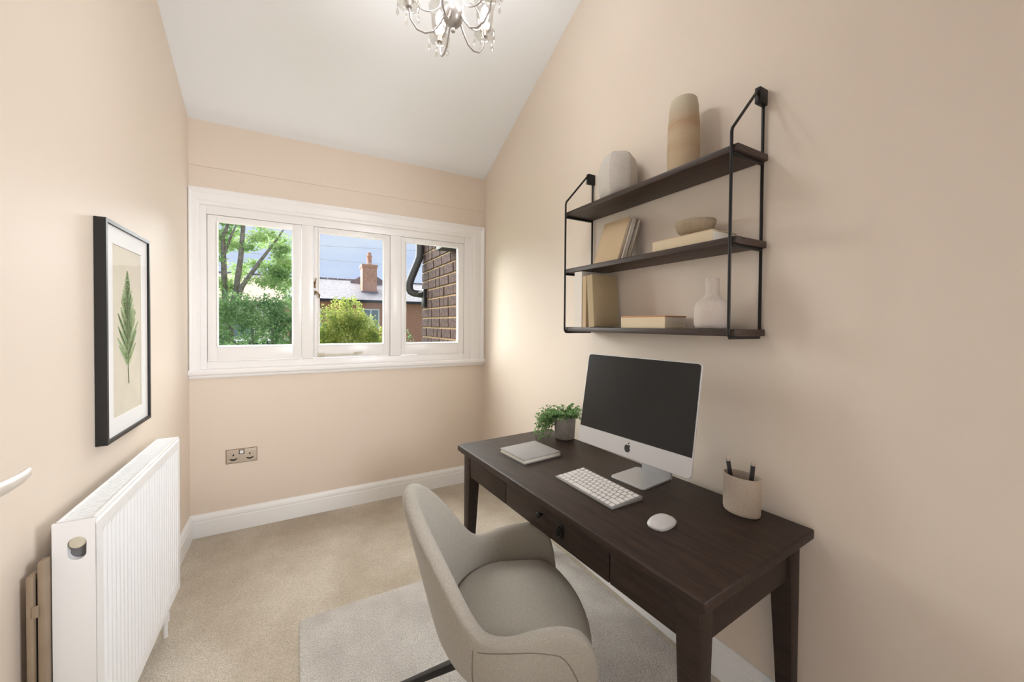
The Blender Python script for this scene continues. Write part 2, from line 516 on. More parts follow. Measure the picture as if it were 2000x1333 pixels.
# side panels, the near one with the oval valve opening
def side_panel(yc, hole):
    y_a, y_b = yc - .004, yc + .004
    mb = MB()
    if not hole:
        return mb.box(RX0 - .002, RX1 - .002, y_a, y_b, RZ0 + .01, RZ1)
    cx_, cz0, cz1, rr = -.508, .79, .815, .018
    hole_pts = []
    for k in range(24):
        w = 2*PI*k/24
        hole_pts.append((cx_ + rr*math.cos(w), (cz1 if math.sin(w) >= 0 else cz0) + rr*math.sin(w)))
    x0, x1, z0, z1 = RX0 - .002, RX1 - .0008, .745, .86
    def outer(w):
        dx, dz = math.cos(w), math.sin(w)
        cxx, czz = (x0 + x1)/2, (z0 + z1)/2
        t = min(((x1 - x0)/2)/abs(dx) if abs(dx) > 1e-6 else 9, ((z1 - z0)/2)/abs(dz) if abs(dz) > 1e-6 else 9)
        return (cxx + dx*t, czz + dz*t)
    out = [outer(2*PI*k/24) for k in range(24)]
    vs = [(p[0], y_a, p[1]) for p in out] + [(p[0], y_a, p[1]) for p in hole_pts] + [(p[0], y_b + .012, p[1]) for p in hole_pts]
    fs = []
    for k in range(24):
        j = (k + 1) % 24
        fs += [(k, j, 24 + j, 24 + k), (24 + k, 24 + j, 48 + j, 48 + k)]
    mb.add(vs, fs)
    cor = [(x1, z1), (x0, z1), (x0, z0), (x1, z0)]
    for (cxx, czz) in cor:      # fill the four corners left by the angular sampling
        ang = [k for k in range(24)]
        near = sorted(range(24), key=lambda k: (out[k][0] - cxx)**2 + (out[k][1] - czz)**2)[:2]
        mb.add([(cxx, y_a, czz), (out[near[0]][0], y_a, out[near[0]][1]), (out[near[1]][0], y_a, out[near[1]][1])], [(0, 1, 2)])
    mb.box(x0, x1, y_a, y_b, RZ0 + .01, z0).box(x0, x1, y_a, y_b, z1, RZ1)
    return mb
sp = rpart(side_panel(RY0, True), 'side_panel', 'radiator', smooth=20)
rpart(side_panel(RY1, False), 'side_panel', 'radiator', bevel=.002)
rpart(bx(-.535, -.482, RY0 + .012, RY0 + .02, .75, .855), 'valve_recess', 'recess', sp, smooth=0)
vc = MB().lathe([(0, 0), (.0165, 0), (.0165, .016), (.014, .02), (.007, .021), (0, .021)], 24)
vc.xf(Matrix.Translation((-.508, RY0 + .014, .818)) @ Matrix.Rotation(PI/2, 4, 'X'))
rpart(vc, 'valve_cap', 'cap', sp)
# top grille: rim and slats
gr = MB().box(RX0, RX0 + .007, RY0, RY1, RZ1 - .012, RZ1).box(RX1 - .014, RX1 - .004, RY0, RY1, RZ1 - .012, RZ1)
gr.box(RX0, RX1 - .004, RY0, RY0 + .008, RZ1 - .012, RZ1).box(RX0, RX1 - .004, RY1 - .008, RY1, RZ1 - .012, RZ1)
g = rpart(gr, 'top_grille', 'radiator', bevel=.002)
gs = MB()
ns = 62
for i in range(ns):
    y = RY0 + .012 + (RY1 - RY0 - .024)*i/(ns - 1)
    gs.hexa([(RX0 + .007, y - .0038, RZ1 - .008), (RX1 - .014, y - .0038 + .006, RZ1 - .008), (RX1 - .014, y + .0018 + .006, RZ1 - .008), (RX0 + .007, y + .0022, RZ1 - .008)],
            [(RX0 + .007, y - .0038, RZ1 - .002), (RX1 - .014, y - .0038 + .006, RZ1 - .002), (RX1 - .014, y + .0018 + .006, RZ1 - .002), (RX0 + .007, y + .0018, RZ1 - .002)])
tag(rpart(gs, 'grille_slats', 'radiator', g, smooth=0), kind='stuff')
rpart(bx(RX0 + .014, RX1 - .024, RY0 + .02, RY1 - .02, RZ0 + .05, RZ1 - .05), 'convector_core', 'recess', smooth=0)
for yy in (RY0 + .14, RY1 - .14):
    rpart(bx(XL, RX0 + .004, yy - .015, yy + .015, RZ0 + .04, RZ1 - .06), 'wall_bracket', 'radiator', bevel=.002)
for yy in (RY0 + .05, RY1 - .05):
    tb = MB().tube([(-.512, yy, 0), (-.512, yy, RZ0 + .03)], .0075, 12)
    tb.lathe([(0, .07), (.014, .07), (.014, .1), (.01, .13), (0, .13)], 12, (-.512, yy, 0))
    rpart(tb, 'pipe', 'radiator')

# radiator back panel as separate slabs, its shade put into the beige
bd = thing('shaded_panel', (-.577, 1.395, 0), 'shade coloured back panel between radiator end and left wall', 'board')
bo = Vector(bd.location)
for nm, a in (('front_slab', (-.571, -.5565, 1.372, 1.402, .10, .795)), ('back_slab', (-.589, -.575, 1.368, 1.402, 0, .765))):
    q = bx(*a); q.v = [tuple(Vector(v) - bo) for v in q.v]
    lf = q.build(nm, 'board', bd, bevel=.004)
q = bx(-.575, -.571, 1.378, 1.400, .05, .75); q.v = [tuple(Vector(v) - bo) for v in q.v]
q.build('slab_gap', 'seam', bd)
q = MB().box(-.578, -.566, 1.364, 1.372, .66, .69); q.v = [tuple(Vector(v) - bo) for v in q.v]
q.build('clip', 'board', bd, bevel=.003)

# ------------------------------------------------------------------ framed fern print
pic = thing('framed_fern_print', (XL, 2.01, .965), 'black framed fern print hanging on the left wall', 'picture')
po = Vector(pic.location)
PY0, PY1, PZ0, PZ1 = 1.79, 2.232, .970, 1.757
def pp(mb, name, m, parent=None, **k):
    mb.v = [tuple(Vector(q) - po) for q in mb.v]
    return mb.build(name, m, parent or pic, **k)
def yloop(y0, y1, z0, z1, prof):
    mb = frame_loop(y0, y1, z0, z1, prof, 0)
    mb.v = [(XL - q[1], q[0], q[2]) for q in mb.v]
    return mb
pp(yloop(PY0, PY1, PZ0, PZ1, [(0, .001), (0, .032), (.013, .032), (.013, .012), (.013, .001)]), 'frame', 'frame', smooth=0)
pp(bx(XL + .001, XL + .0178, PY0 + .0135, PY1 - .0135, PZ0 + .0135, PZ1 - .0135), 'backing', 'board', smooth=0)
pp(yloop(PY0 + .0135, PY1 - .0135, PZ0 + .0135, PZ1 - .0135, [(0, .018), (0, .024), (.062, .024), (.062, .018)]), 'mount', 'mount', smooth=0)
pr = pp(bx(XL + .0182, XL + .0205, PY0 + .05, PY1 - .05, PZ0 + .05, PZ1 - .05), 'print', 'paper', smooth=0)
random.seed(4)
fn = MB(); stm = MB()
yc = 2.011
fx = XL + .0206
def flat(poly):
    o = len(fn.v)
    fn.add([(fx, a, b_) for a, b_ in poly] + [(fx + .0004, a, b_) for a, b_ in poly],
           [tuple(range(len(poly))), tuple(range(2*len(poly) - 1, len(poly) - 1, -1))] + [(i, (i + 1) % len(poly), (i + 1) % len(poly) + len(poly), i + len(poly)) for i in range(len(poly))])
z0f, z1f = 1.235, 1.585
N = 19
for i in range(N):
    t = i/(N - 1)
    z = z0f + (z1f - z0f)*t
    ln = .165*min(1, .7 + t*1.6)*(1 - t)**.9 + .008
    for sd in (-1, 1):
        ang = math.radians(44 + 18*t + random.uniform(-5, 5))
        ca, sa = math.cos(ang), math.sin(ang)
        L_ = ln*random.uniform(.88, 1.1)
        nl = max(4, int(L_/.0075))
        for k in range(nl):      # leaflets on the pinna
            s_ = (k + .4)/nl*L_
            w = .0155*(1 - k/nl)**.7*min(1, .5 + t*.2 + ln*5) + .0024
            for s2 in (-1, 1):
                ya, za = yc + sd*ca*s_, z + sa*s_
                px, pz = (-sa*s2*sd, ca*s2)
                tipy, tipz = ya + sd*ca*w*.5 + px*w, za + sa*w*.5 + pz*w
                h = L_/nl*.58
                flat([(ya - sd*ca*h, za - sa*h), (tipy, tipz), (ya + sd*ca*h, za + sa*h)])
pp(fn, 'fern_frond', 'fern', pr, smooth=0)
stm.tube([(fx + .0004, yc + .006, 1.155), (fx + .0004, yc, 1.22), (fx + .0004, yc, 1.58)], [.0016, .0014, .0006], 6)
pp(stm, 'fern_stem', 'stem', pr)
pp(bx(XL + .0265, XL + .0285, PY0 + .0135, PY1 - .0135, PZ0 + .0135, PZ1 - .0135), 'glazing', glass_mat('picture_glass', (1, 1, 1), .003), smooth=0)

# ------------------------------------------------------------------ socket
so_ = thing('wall_socket', (-.329, YB, .452), 'brushed metal double wall socket on the wall below window', 'socket')
so = Vector(so_.location)
def sop(mb, name, m, **k):
    mb.v = [tuple(Vector(q) - so) for q in mb.v]
    return mb.build(name, m, so_, **k)
sop(bx(-.415, -.243, YB - .008, YB, .452, .542), 'plate', 'steel', bevel=.004, seg=3)
sop(frame_loop(-.417, -.241, .450, .544, [(0, 0), (0, .004), (.006, .004), (.006, 0)], YB), 'plate_rim', 'brass', smooth=0)
for cx_ in (-.375, -.283):
    sop(MB().tube([(cx_ - .020, YB - .0085, .482), (cx_ - .01, YB - .0085, .476), (cx_, YB - .0085, .474), (cx_ + .01, YB - .0085, .476), (cx_ + .020, YB - .0085, .482)], [.003, .0045, .005, .0045, .003], 8), 'shutter_shadow', 'black')  # dark curved tube stands in for the shadow of the socket shutters
    sop(bx(cx_ - .0035, cx_ + .0035, YB - .0095, YB - .007, .500, .512), 'earth_slot', 'black', smooth=0)
sop(bx(-.345, -.313, YB - .0105, YB - .006, .508, .538), 'switch_surround', 'black', bevel=.001)
sop(bx(-.340, -.318, YB - .015, YB - .009, .513, .534), 'switch_rocker', 'white', bevel=.002)

# ------------------------------------------------------------------ door leaf just left of the frame, with its lever
door = thing('door_1', (-.53, .7, 0), 'white painted door standing open along the left wall', 'door')
struct(door); del door['category']
do = Vector(door.location)
def dp(mb, name, m, parent=None, **k):
    mb.v = [tuple(Vector(q) - do) for q in mb.v]
    return mb.build(name, m, parent or door, **k)
lfm = bx(-.555, -.515, .30, 1.095, .01, 2.0)
leaf = dp(lfm, 'door_leaf', 'doorw', bevel=.003)
lv = MB().tube([(-.515, .965, 1.105), (-.468, .965, 1.105)], .010, 14)
rg = []
for k, (yy, hz, hx, zz, xx) in enumerate([(.955, .012, .012, 1.107, -.462), (.975, .014, .011, 1.106, -.458), (1.01, .0125, .009, 1.1045, -.455), (1.05, .011, .007, 1.1045, -.455), (1.072, .0095, .006, 1.107, -.456), (1.081, .005, .003, 1.109, -.457)]):
    rg.append([(xx + hx*math.cos(2*PI*q/16), yy, zz + hz*math.sin(2*PI*q/16)) for q in range(16)])
lv.loft(rg)
hd = dp(lv, 'door_handle', 'handle', leaf, smooth=50)
rs = MB().lathe([(0, 0), (.026, 0), (.026, .006), (.022, .009), (0, .009)], 24).xf(Matrix.Translation((-.515, .965, 1.105)) @ Matrix.Rotation(PI/2, 4, 'Y'))
dp(rs, 'handle_rose', 'handle', leaf)

# ------------------------------------------------------------------ rug
def rug():
    x0, x1, y0, y1 = .008, 1.43, .05, 1.985
    mb = MB()
    outline = []
    rr = .02
    for cxx, cyy, a0 in ((x1 - rr, y1 - rr, 0), (x0 + rr, y1 - rr, PI/2), (x0 + rr, y0 + rr, PI), (x1 - rr, y0 + rr, 1.5*PI)):
        for k in range(5):
            w = a0 + PI/2*k/4
            outline.append((cxx + rr*math.cos(w), cyy + rr*math.sin(w)))
    c_ = ((x0 + x1)/2, (y0 + y1)/2)
    ins = lambda p, d: (p[0] + (c_[0] - p[0])*d, p[1] + (c_[1] - p[1])*d)
    mb.loft([[(p[0], p[1], .0) for p in outline], [(p[0], p[1], .006) for p in outline], [ins(p, .006) + (.0105,) for p in outline], [ins(p, .02) + (.012,) for p in outline]])
    return mb.build('rug', 'rug', smooth=60)
tag(rug(), 'pale grey wool rug lying on carpet under chair and desk', 'rug')

# ------------------------------------------------------------------ desk
DX, DY, DA, DL, DW = .7583, 1.8915, .0562, 1.3561, .6228
dl = Vector((math.sin(DA), -math.cos(DA), 0)); dw = Vector((math.cos(DA), math.sin(DA), 0))
dc = Vector((DX, DY, 0)) + dl*DL/2 + dw*DW/2
desk = thing('desk', dc, 'dark stained wooden desk with drawers and tapered legs', 'desk', DA)
hx, hy = DW/2, DL/2
top = MB().box(-hx, hx, -hy, hy, .718, .75)
desk_top = top.build('desk_top', 'wood', desk, bevel=.006, seg=3)
MB().box(-hx + .012, hx - .012, -hy + .012, hy - .012, .708, .718).build('top_moulding', 'wood', desk, bevel=.004)
ins, lw = .028, .062
for sx in (-1, 1):
    for sy in (-1, 1):
        xo, yo = sx*(hx - ins), sy*(hy - ins)
        xi, yi = xo - sx*lw, yo - sy*lw
        xt, yt = xo - sx*.036, yo - sy*.036
        q = lambda a, b_, c_, d_, z: [(min(a, b_), min(c_, d_), z), (max(a, b_), min(c_, d_), z), (max(a, b_), max(c_, d_), z), (min(a, b_), max(c_, d_), z)]
        mb = MB()
        o = 0
        r0, r1, r2 = q(xo, xt, yo, yt, .0), q(xo, xi, yo, yi, .60), q(xo, xi, yo, yi, .712)
        zoff = .012 if sx < 0 or sy > 0 else .012
        r0 = [(a, b_, zoff) for a, b_, _ in r0]
        mb.loft([r0, r1, r2])
        mb.build('leg', 'wood', desk, bevel=.003)
az0 = .598
ay = hy - ins - lw + .002
# front rail with three drawer fronts, back and end aprons
MB().box(-hx + ins + .012, -hx + ins + .03, -ay, ay, az0, .710).build('front_rail', 'seam', desk)
MB().box(hx - ins - .03, hx - ins - .008, -ay, ay, az0, .710).build('back_apron', 'wood', desk)
axx = hx - ins - lw + .002
for sy in (-1, 1):
    y0 = sy*(hy - ins - .008); y1 = sy*(hy - ins - .03)
    MB().box(-axx, axx, min(y0, y1), max(y0, y1), az0, .710).build('end_apron', 'wood', desk, bevel=.002)
cuts = [ay, hy - .44, hy - 1.04, -ay]
for i in range(3):
    a, b_ = cuts[i], cuts[i + 1]
    dr = MB().box(-hx + ins + .004, -hx + ins + .016, b_ + .002, a - .002, az0 + .001, .707).build('drawer_front', 'wood', desk, bevel=.002)
    if i == 1:
        kx = -hx + ins + .004
        for yy, zz, sc in ((hy - .70, .668, 1),):
            kb = MB().lathe([(0, 0), (.005*sc, 0), (.005*sc, .008*sc), (.010*sc, .013*sc), (.0115*sc, .019*sc), (.008*sc, .025*sc), (0, .026*sc)], 16)
            kb.xf(Matrix.Translation((kx, yy, zz)) @ Matrix.Rotation(-PI/2, 4, 'Y'))
            kb.build('drawer_knob', 'iron', dr)
        pl = MB()
        yy, zz = hy - .81, .655
        pl.box(kx - .004, kx, yy - .014, yy + .014, zz - .026, zz + .026)
        pl.build('drop_pull_plate', 'iron', dr, bevel=.002)
        rgp = [(kx - .010, yy + .013*math.sin(w), zz - .004 + .016*math.cos(w)) for w in [2*PI*k/16 for k in range(17)]]
        MB().tube(rgp, .003, 8, caps=False).tube([(kx, yy, zz + .012), (kx - .013, yy, zz + .012)], .005, 10).build('drop_pull_ring', 'iron', dr)

DT = .75
# ------------------------------------------------------------------ monitor
mon = thing('desktop_computer', (1.29, 1.10, DT), 'silver all in one computer with dark screen on desk', 'computer', .101)
Mt, MWd, MH = .167, .533, .406
# local: screen faces -x, its bottom edge at x = -0.127
mx_ = Matrix.Translation((-.127, 0, .117)) @ Matrix.Rotation(Mt, 4, 'Y')
def rrect(y0, y1, z0, z1, rad_, n=6):
    o = []
    for cy_, cz_, a0 in ((y1 - rad_, z1 - rad_, 0), (y0 + rad_, z1 - rad_, PI/2), (y0 + rad_, z0 + rad_, PI), (y1 - rad_, z0 + rad_, 1.5*PI)):
        for k in range(n + 1):
            w = a0 + PI/2*k/n
            o.append((cy_ + rad_*math.cos(w), cz_ + rad_*math.sin(w)))
    return o
def slab(y0, y1, z0, z1, rad_, xs):
    """xs: list of (x, inset)"""
    rings = []
    for x, d in xs:
        rings.append([(x, a, b_) for a, b_ in rrect(y0 + d, y1 - d, z0 + d, z1 - d, max(rad_ - d, .002))])
    return MB().loft(rings)
body = slab(-MWd/2, MWd/2, 0, MH, .016, [(0, .0015), (.0015, 0), (.006, 0), (.012, .02), (.026, .09), (.034, .15)]).xf(mx_)
shell = body.build('shell', 'alu', mon, smooth=40)
chin = .074
sc = slab(-MWd/2 + .004, MWd/2 - .004, chin, MH - .004, .013, [(-.0012, .0006), (-.0006, 0), (.0005, 0)])
# square the two lower corners of the glass
sc.v = [(x, (y if z > chin + .014 else (math.copysign(MWd/2 - .004, y) if abs(y) > MWd/2 - .03 else y)), (z if z > chin + .014 else (chin if z < chin + .002 else z))) for x, y, z in sc.v]
sc.xf(mx_).build('screen', 'screen', mon, smooth=30)
lg = MB()
ap = [(0.0, .40), (.13, .46), (.26, .46), (.38, .38), (.31, .29), (.28, .18), (.31, .06), (.40, -.02), (.34, -.19), (.24, -.34), (.13, -.42), (0, -.385), (-.13, -.42), (-.24, -.36), (-.35, -.2), (-.41, 0), (-.41, .18), (-.34, .36), (-.2, .46), (-.08, .44)]
lf = [(.0, .50), (.03, .66), (.12, .76), (.19, .78), (.17, .63), (.09, .54)]
sz = .034
for poly in (ap, lf):
    n = len(poly)
    lg.add([(-.0008, -a*sz, .038 + (b_ - .1)*sz) for a, b_ in poly] + [(.0006, -a*sz, .038 + (b_ - .1)*sz) for a, b_ in poly],
           [tuple(range(n)), tuple(range(2*n - 1, n - 1, -1))] + [(i, (i + 1) % n, (i + 1) % n + n, i + n) for i in range(n)])
lg.xf(mx_).build('fruit_logo', 'logo', shell, smooth=0)
ft = []
bs = MB()
oc = rrect(-.065, .100, -.105, .085, .018)
bs.loft([[(b_, a, .0) for a, b_ in oc], [(b_, a, .004) for a, b_ in oc], [(b_*.99, a*.99, .006) for a, b_ in oc]])
bs.build('stand_foot', 'alu', mon, smooth=40)
nk = MB()
rings = []
for x, z, w in ((.082, .003, .07), (.074, .05, .068), (.048, .12, .066), (.003, .20, .065), (-.035, .255, .065)):
    rings.append([(x - .005, -w, z), (x + .005, -w, z + .004), (x + .005, w, z + .004), (x - .005, w, z)])
nk.loft(rings)
nk.build('stand_neck', 'alu', mon, smooth=40)

# ------------------------------------------------------------------ keyboard
kb = thing('keyboard', (1.045, 1.132, DT), 'slim white and silver keyboard in front of the computer', 'keyboard', .015)
kw, kl = .158, .325
MB().hexa([(-kw/2, -kl/2, 0), (kw/2, -kl/2, 0), (kw/2, kl/2, 0), (-kw/2, kl/2, 0)], [(-kw/2, -kl/2, .006), (kw/2, -kl/2, .015), (kw/2, kl/2, .015), (-kw/2, kl/2, .006)]).build('tray', 'keytray', kb, bevel=.002)
slope = math.atan2(.009, kw)
def keymesh(w, l):
    return MB().hexa([(-w/2, -l/2, 0), (w/2, -l/2, 0), (w/2, l/2, 0), (-w/2, l/2, 0)], [(-w/2 + .001, -l/2 + .001, .003), (w/2 - .001, -l/2 + .001, .003), (w/2 - .001, l/2 - .001, .003), (-w/2 + .001, l/2 - .001, .003)])
rows = [[1]*14, [1]*13 + [1.5], [1.5] + [1]*12 + [1.0], [1.8] + [1]*11 + [1.7], [2.3] + [1]*10 + [2.2], [1, 1, 1, 1.3, 5, 1.3, 1, 1, 1, 1]]
cache = {}
pitchx = (kw - .012)/6
for ri, rw in enumerate(rows):
    tot = sum(rw)
    unit = (kl - .012)/tot
    y = kl/2 - .006
    x = kw/2 - .006 - pitchx*(ri + .5)
    z = .006 + .009*(x + kw/2)/kw
    for w in rw:
        L_ = round(w*unit - .0052, 4)
        wx = round(pitchx - .0052, 4)
        yc_ = y - w*unit/2
        y -= w*unit
        if L_ not in cache:
            o = keymesh(wx, L_).build('key', 'keys', kb, smooth=0)
            cache[L_] = o
        else:
            o = cache[L_].copy(); C.objects.link(o); o.parent = kb
        o.location = (x, yc_, z + .0015)
        o.rotation_euler = (0, -slope, 0)

# ------------------------------------------------------------------ mouse
ms = thing('computer_mouse', (1.045, .822, DT), 'pale grey rounded mouse lying beside keyboard', 'mouse', .12)
rings = []
ol = []
for k in range(40):
    w = 2*PI*k/40
    c_, s_ = math.cos(w), math.sin(w)
    e = 2/2.6
    ol.append((math.copysign(abs(c_)**e, c_)*.056, math.copysign(abs(s_)**e, s_)*.034))
rings = [[(a*sc_, b_*sc_, 0) for a, b_ in ol] for sc_ in (.93,)]
rings.append([(a, b_, .006 + .003*(1 - (a/.056)**2)) for a, b_ in ol])
for sc_, hgt in ((.97, .012), (.88, .0175), (.7, .022), (.45, .0245), (.2, .0255)):
    rings.append([(a*sc_, b_*sc_, hgt*(1 - .22*(a*sc_/.056)**2)) for a, b_ in ol])
MB().loft(rings).build('mouse_shell', 'mouse', ms, smooth=60)
MB().loft([[(a*.9, b_*.9, -.0005) for a, b_ in ol], [(a*.95, b_*.95, .004) for a, b_ in ol]]).build('mouse_base', 'alu', ms)

# ------------------------------------------------------------------ books
def book(name, loc, rotz, sx, sy, sz_, cover, label, group=None, lean=(0, 0), spine='-x', parent_mat='pages', ct=.003):
    """book box: sx deep (away from spine), sy thick, sz_ tall, base centre at loc, spine on local -x"""
    t = thing(name, loc, label, 'book', rotz, group)
    t.rotation_euler = (lean[0], lean[1], rotz)
    MB().box(-sx/2 + .003, sx/2 - .003, -sy/2 + ct, sy/2 - ct, .003, sz_ - .003).build('pages', parent_mat, t, smooth=0)
    cv = MB()
    cv.box(-sx/2, sx/2, -sy/2, -sy/2 + ct, 0, sz_)
    cv.box(-sx/2, sx/2, sy/2 - ct, sy/2, 0, sz_)
    cv.box(-sx/2 - .001, -sx/2 + ct, -sy/2 + ct*.5, sy/2 - ct*.5, 0, sz_)
    cv.build('cover', cover, t, smooth=0)
    return t
def flatbook(name, loc, rotz, sx, sy, h, cover, label, group=None, ct=.003, bottom=None):
    """lying book: spine on local +x"""
    t = thing(name, loc, label, 'book', rotz, group)
    MB().box(-sx/2 + .004, sx/2 - ct, -sy/2 + .004, sy/2 - .004, ct, h - ct).build('pages', 'pages', t, smooth=0)
    MB().box(-sx/2, sx/2, -sy/2, sy/2, 0, ct).box(sx/2 - ct, sx/2, -sy/2, sy/2, ct, h - ct).build('cover', bottom or cover, t, smooth=0)
    MB().box(-sx/2, sx/2, -sy/2, sy/2, h - ct, h).build('top_cover', cover, t, bevel=.0008)
    return t
flatbook('notebook', (1.025, 1.585, DT), .09, .225, .205, .022, 'cover', 'grey hardback notebook lying on the desk', ct=.0035)

# ------------------------------------------------------------------ pen cup and pencils
cupc = Vector((1.362, .748, DT))
cup = thing('pen_cup', cupc, 'oval speckled stoneware pen cup on the desk', 'pen cup', .0)
prof_o = [(.90, 0), (.96, .003), (1.0, .012), (1.0, .128), (.985, .131), (.96, .131), (.935, .128), (.93, .012), (.4, .010)]
MB().lathe([(a, z) for a, z in prof_o], 48, (0, 0, 0), .043, .060).build('cup_body', 'stone', cup, smooth=60)
def pencil(loc, tip, label):
    t = thing('pencil', loc, label, 'pencil', 0, None)
    ax = (Vector(tip) - Vector(loc)); L_ = ax.length
    t.rotation_euler = ax.to_track_quat('Z', 'Y').to_euler()
    MB().tube([(0, 0, .012), (0, 0, L_ - .018)], .0072, 6).build('shaft', 'pencil', t, smooth=20)
    MB().tube([(0, 0, 0), (0, 0, .012)], [.001, .0068], 8).build('point', 'tan', t)
    MB().tube([(0, 0, L_ - .018), (0, 0, L_ - .009)], .0076, 12).build('ferrule', 'ferrule', t)
    MB().tube([(0, 0, L_ - .009), (0, 0, L_ - .001), (0, 0, L_)], [.0074, .0072, .0058], 12).build('eraser', 'eraser', t)
pencil((1.362, .768, DT + .014), (1.352, .794, DT + .186), 'dark pencil leaning left in the pen cup')
pencil((1.368, .728, DT + .014), (1.372, .716, DT + .190), 'dark upright pencil at right in the pen cup')

# ------------------------------------------------------------------ pot plant
pot = thing('potted_plant', (1.350, 1.722, DT), 'small trailing green plant in grey pot on desk', 'plant')
MB().lathe([(.050, 0), (.055, .004), (.062, .124), (.062, .128), (.056, .128), (.053, .112), (.02, .112)], 32).build('pot', 'concrete', pot, smooth=50)
MB().lathe([(.0, .108), (.0535, .108), (.0535, .113), (.03, .118), (0, .12)], 24).build('soil', 'soil', pot)
random.seed(11)
def leaf_quad(mb, p, d, size, rnd):
    d = Vector(d).normalized()
    up = Vector((rnd.uniform(-1, 1), rnd.uniform(-1, 1), rnd.uniform(-.2, 1))).normalized()
    sd = d.cross(up)
    if sd.length < .1:
        sd = d.cross(Vector((1, .2, 0)))
    sd.normalize()
    nn = sd.cross(d)
    p = Vector(p)
    w = size*.42
    mb.add([p, p + d*size*.5 + sd*w + nn*size*.1, p + d*size, p + d*size*.5 - sd*w + nn*size*.1], [(0, 1, 2), (0, 2, 3)])
lfm, stm = MB(), MB()
rnd = random.Random(5)
for i in range(150):
    a = rnd.uniform(0, 2*PI)
    # more trails toward the window and the room side
    if i % 3:
        a = rnd.gauss(2.6, .62)
    reach = rnd.uniform(.03, .15)
    drop = rnd.choice((0, .03, .06, .09, .12)) if i % 3 else rnd.uniform(-.06, .02)
    if math.cos(a) > .2:
        reach *= .45
    if math.sin(a) < .12 and math.cos(a) < .3:   # keep the room-facing pot front free
        drop = -rnd.uniform(.0, .04); reach *= .6
    p0 = Vector((.03*math.cos(a), .03*math.sin(a), .115))
    pk = Vector(((.035 + reach*.35)*math.cos(a), (.035 + reach*.35)*math.sin(a), .15 + rnd.uniform(-.01, .035)))
    p1 = Vector(((.058 + reach*.75)*math.cos(a), (.058 + reach*.75)*math.sin(a), max(.12 - drop, .012)))
    pts = []
    for k in range(9):
        t = k/8
        pts.append(p0*(1 - t)**2 + pk*2*t*(1 - t) + p1*t*t)
    stm.tube(pts, .0008, 4, caps=False)
    for k in range(1, 9):
        for _ in range(4):
            dd = Vector((rnd.uniform(-1, 1), rnd.uniform(-1, 1), rnd.uniform(-.5, .8)))
            q = pts[k] + Vector((rnd.uniform(-.006, .006), rnd.uniform(-.006, .006), rnd.uniform(-.004, .006)))
            if q.x > .105: continue
            q.z = max(q.z, .008)
            leaf_quad(lfm, q, dd, rnd.uniform(.009, .015), rnd)
lfm.v = [(min(v[0], .118), v[1], max(v[2], .003)) for v in lfm.v]
tag(lfm.build('leaves', 'potleaf', pot, smooth=0), kind='stuff')
tag(stm.build('stems', 'stem', pot), kind='stuff')

# ------------------------------------------------------------------ wall shelf
SY0, SY1, SX = .755, 1.645, 1.281
sh = thing('wall_shelf', (1.38, 1.2, 1.375), 'three tier dark wood wall shelf with black metal frame', 'shelf')
sho = Vector(sh.location)
def shp(mb, name, m, parent=None, **k):
    mb.v = [tuple(Vector(q) - sho) for q in mb.v]
    return mb.build(name, m, parent or sh, **k)
TIERS = (2.012, 1.703, 1.388)
for z in TIERS:
    brd = shp(bx(SX + .007, XR - .008, SY0 - .018, SY1 + .018, z - .024, z), 'shelf_board', 'shelfwood', bevel=.003)
    for yy in (SY0, SY1):
        shp(bx(SX + .006, XR - .014, yy - .006, yy + .006, z - .034, z - .024), 'cross_bar', 'iron', brd, bevel=.002)
rr = .0052
for yy in (SY0, SY1):
    zt, zf, zb = 2.24, 2.06, 1.362
    pts = [(XR - .011, yy, zt - .004), (XR - .011, yy, zb + .012), (XR - .015, yy, zb + .003), (XR - .024, yy, zb), (SX + .012, yy, zb), (SX + .003, yy, zb + .003), (SX, yy, zb + .012), (SX, yy, zf - .008), (SX + .004, yy, zf + .006), (XR - .05, yy, zt - .008), (XR - .035, yy, zt)]
    mbt = MB().tube(pts, rr, 10)
    mbt.tube([(XR - .036, yy, zt), (XR - .011, yy, zt), ], rr, 10)
    shp(mbt, 'side_frame', 'iron')
    shp(bx(XR - .05, XR, yy - .010, yy + .010, zt - .05, zt + .006), 'wall_bracket', 'iron', bevel=.003)

# things on the shelf
# faceted white vase
fv = thing('faceted_vase', (1.383, 1.365, TIERS[0]), 'rounded white faceted ceramic vase on the top shelf', 'vase', .35)
mb = MB()
nf = 6
prof = [(.070, 0), (.083, .012), (.089, .05), (.090, .10), (.087, .15), (.078, .190), (.060, .215), (.030, .228), (.004, .232)]
rings = []
for r_, z in prof:
    ring = []
    for k in range(48):
        w = 2*PI*k/48
        sect = 2*PI/nf
        off = (w % sect) - sect/2
        pf = math.cos(sect/2)/math.cos(off)
        soft = .55
        ring.append((r_*(1 - soft + soft*pf*1.06)*math.cos(w), r_*(1 - soft + soft*pf*1.06)*math.sin(w), z))
    rings.append(ring)
mb.loft(rings)
mb.build('vase_body', 'vasewhite', fv, smooth=70)
for k in range(nf):
    w = 2*PI*k/nf
    MB().tube([((r_*1.026)*math.cos(w), (r_*1.026)*math.sin(w), z) for r_, z in prof[1:]], .0014, 6).build('seam_ridge', 'vasewhite', fv)
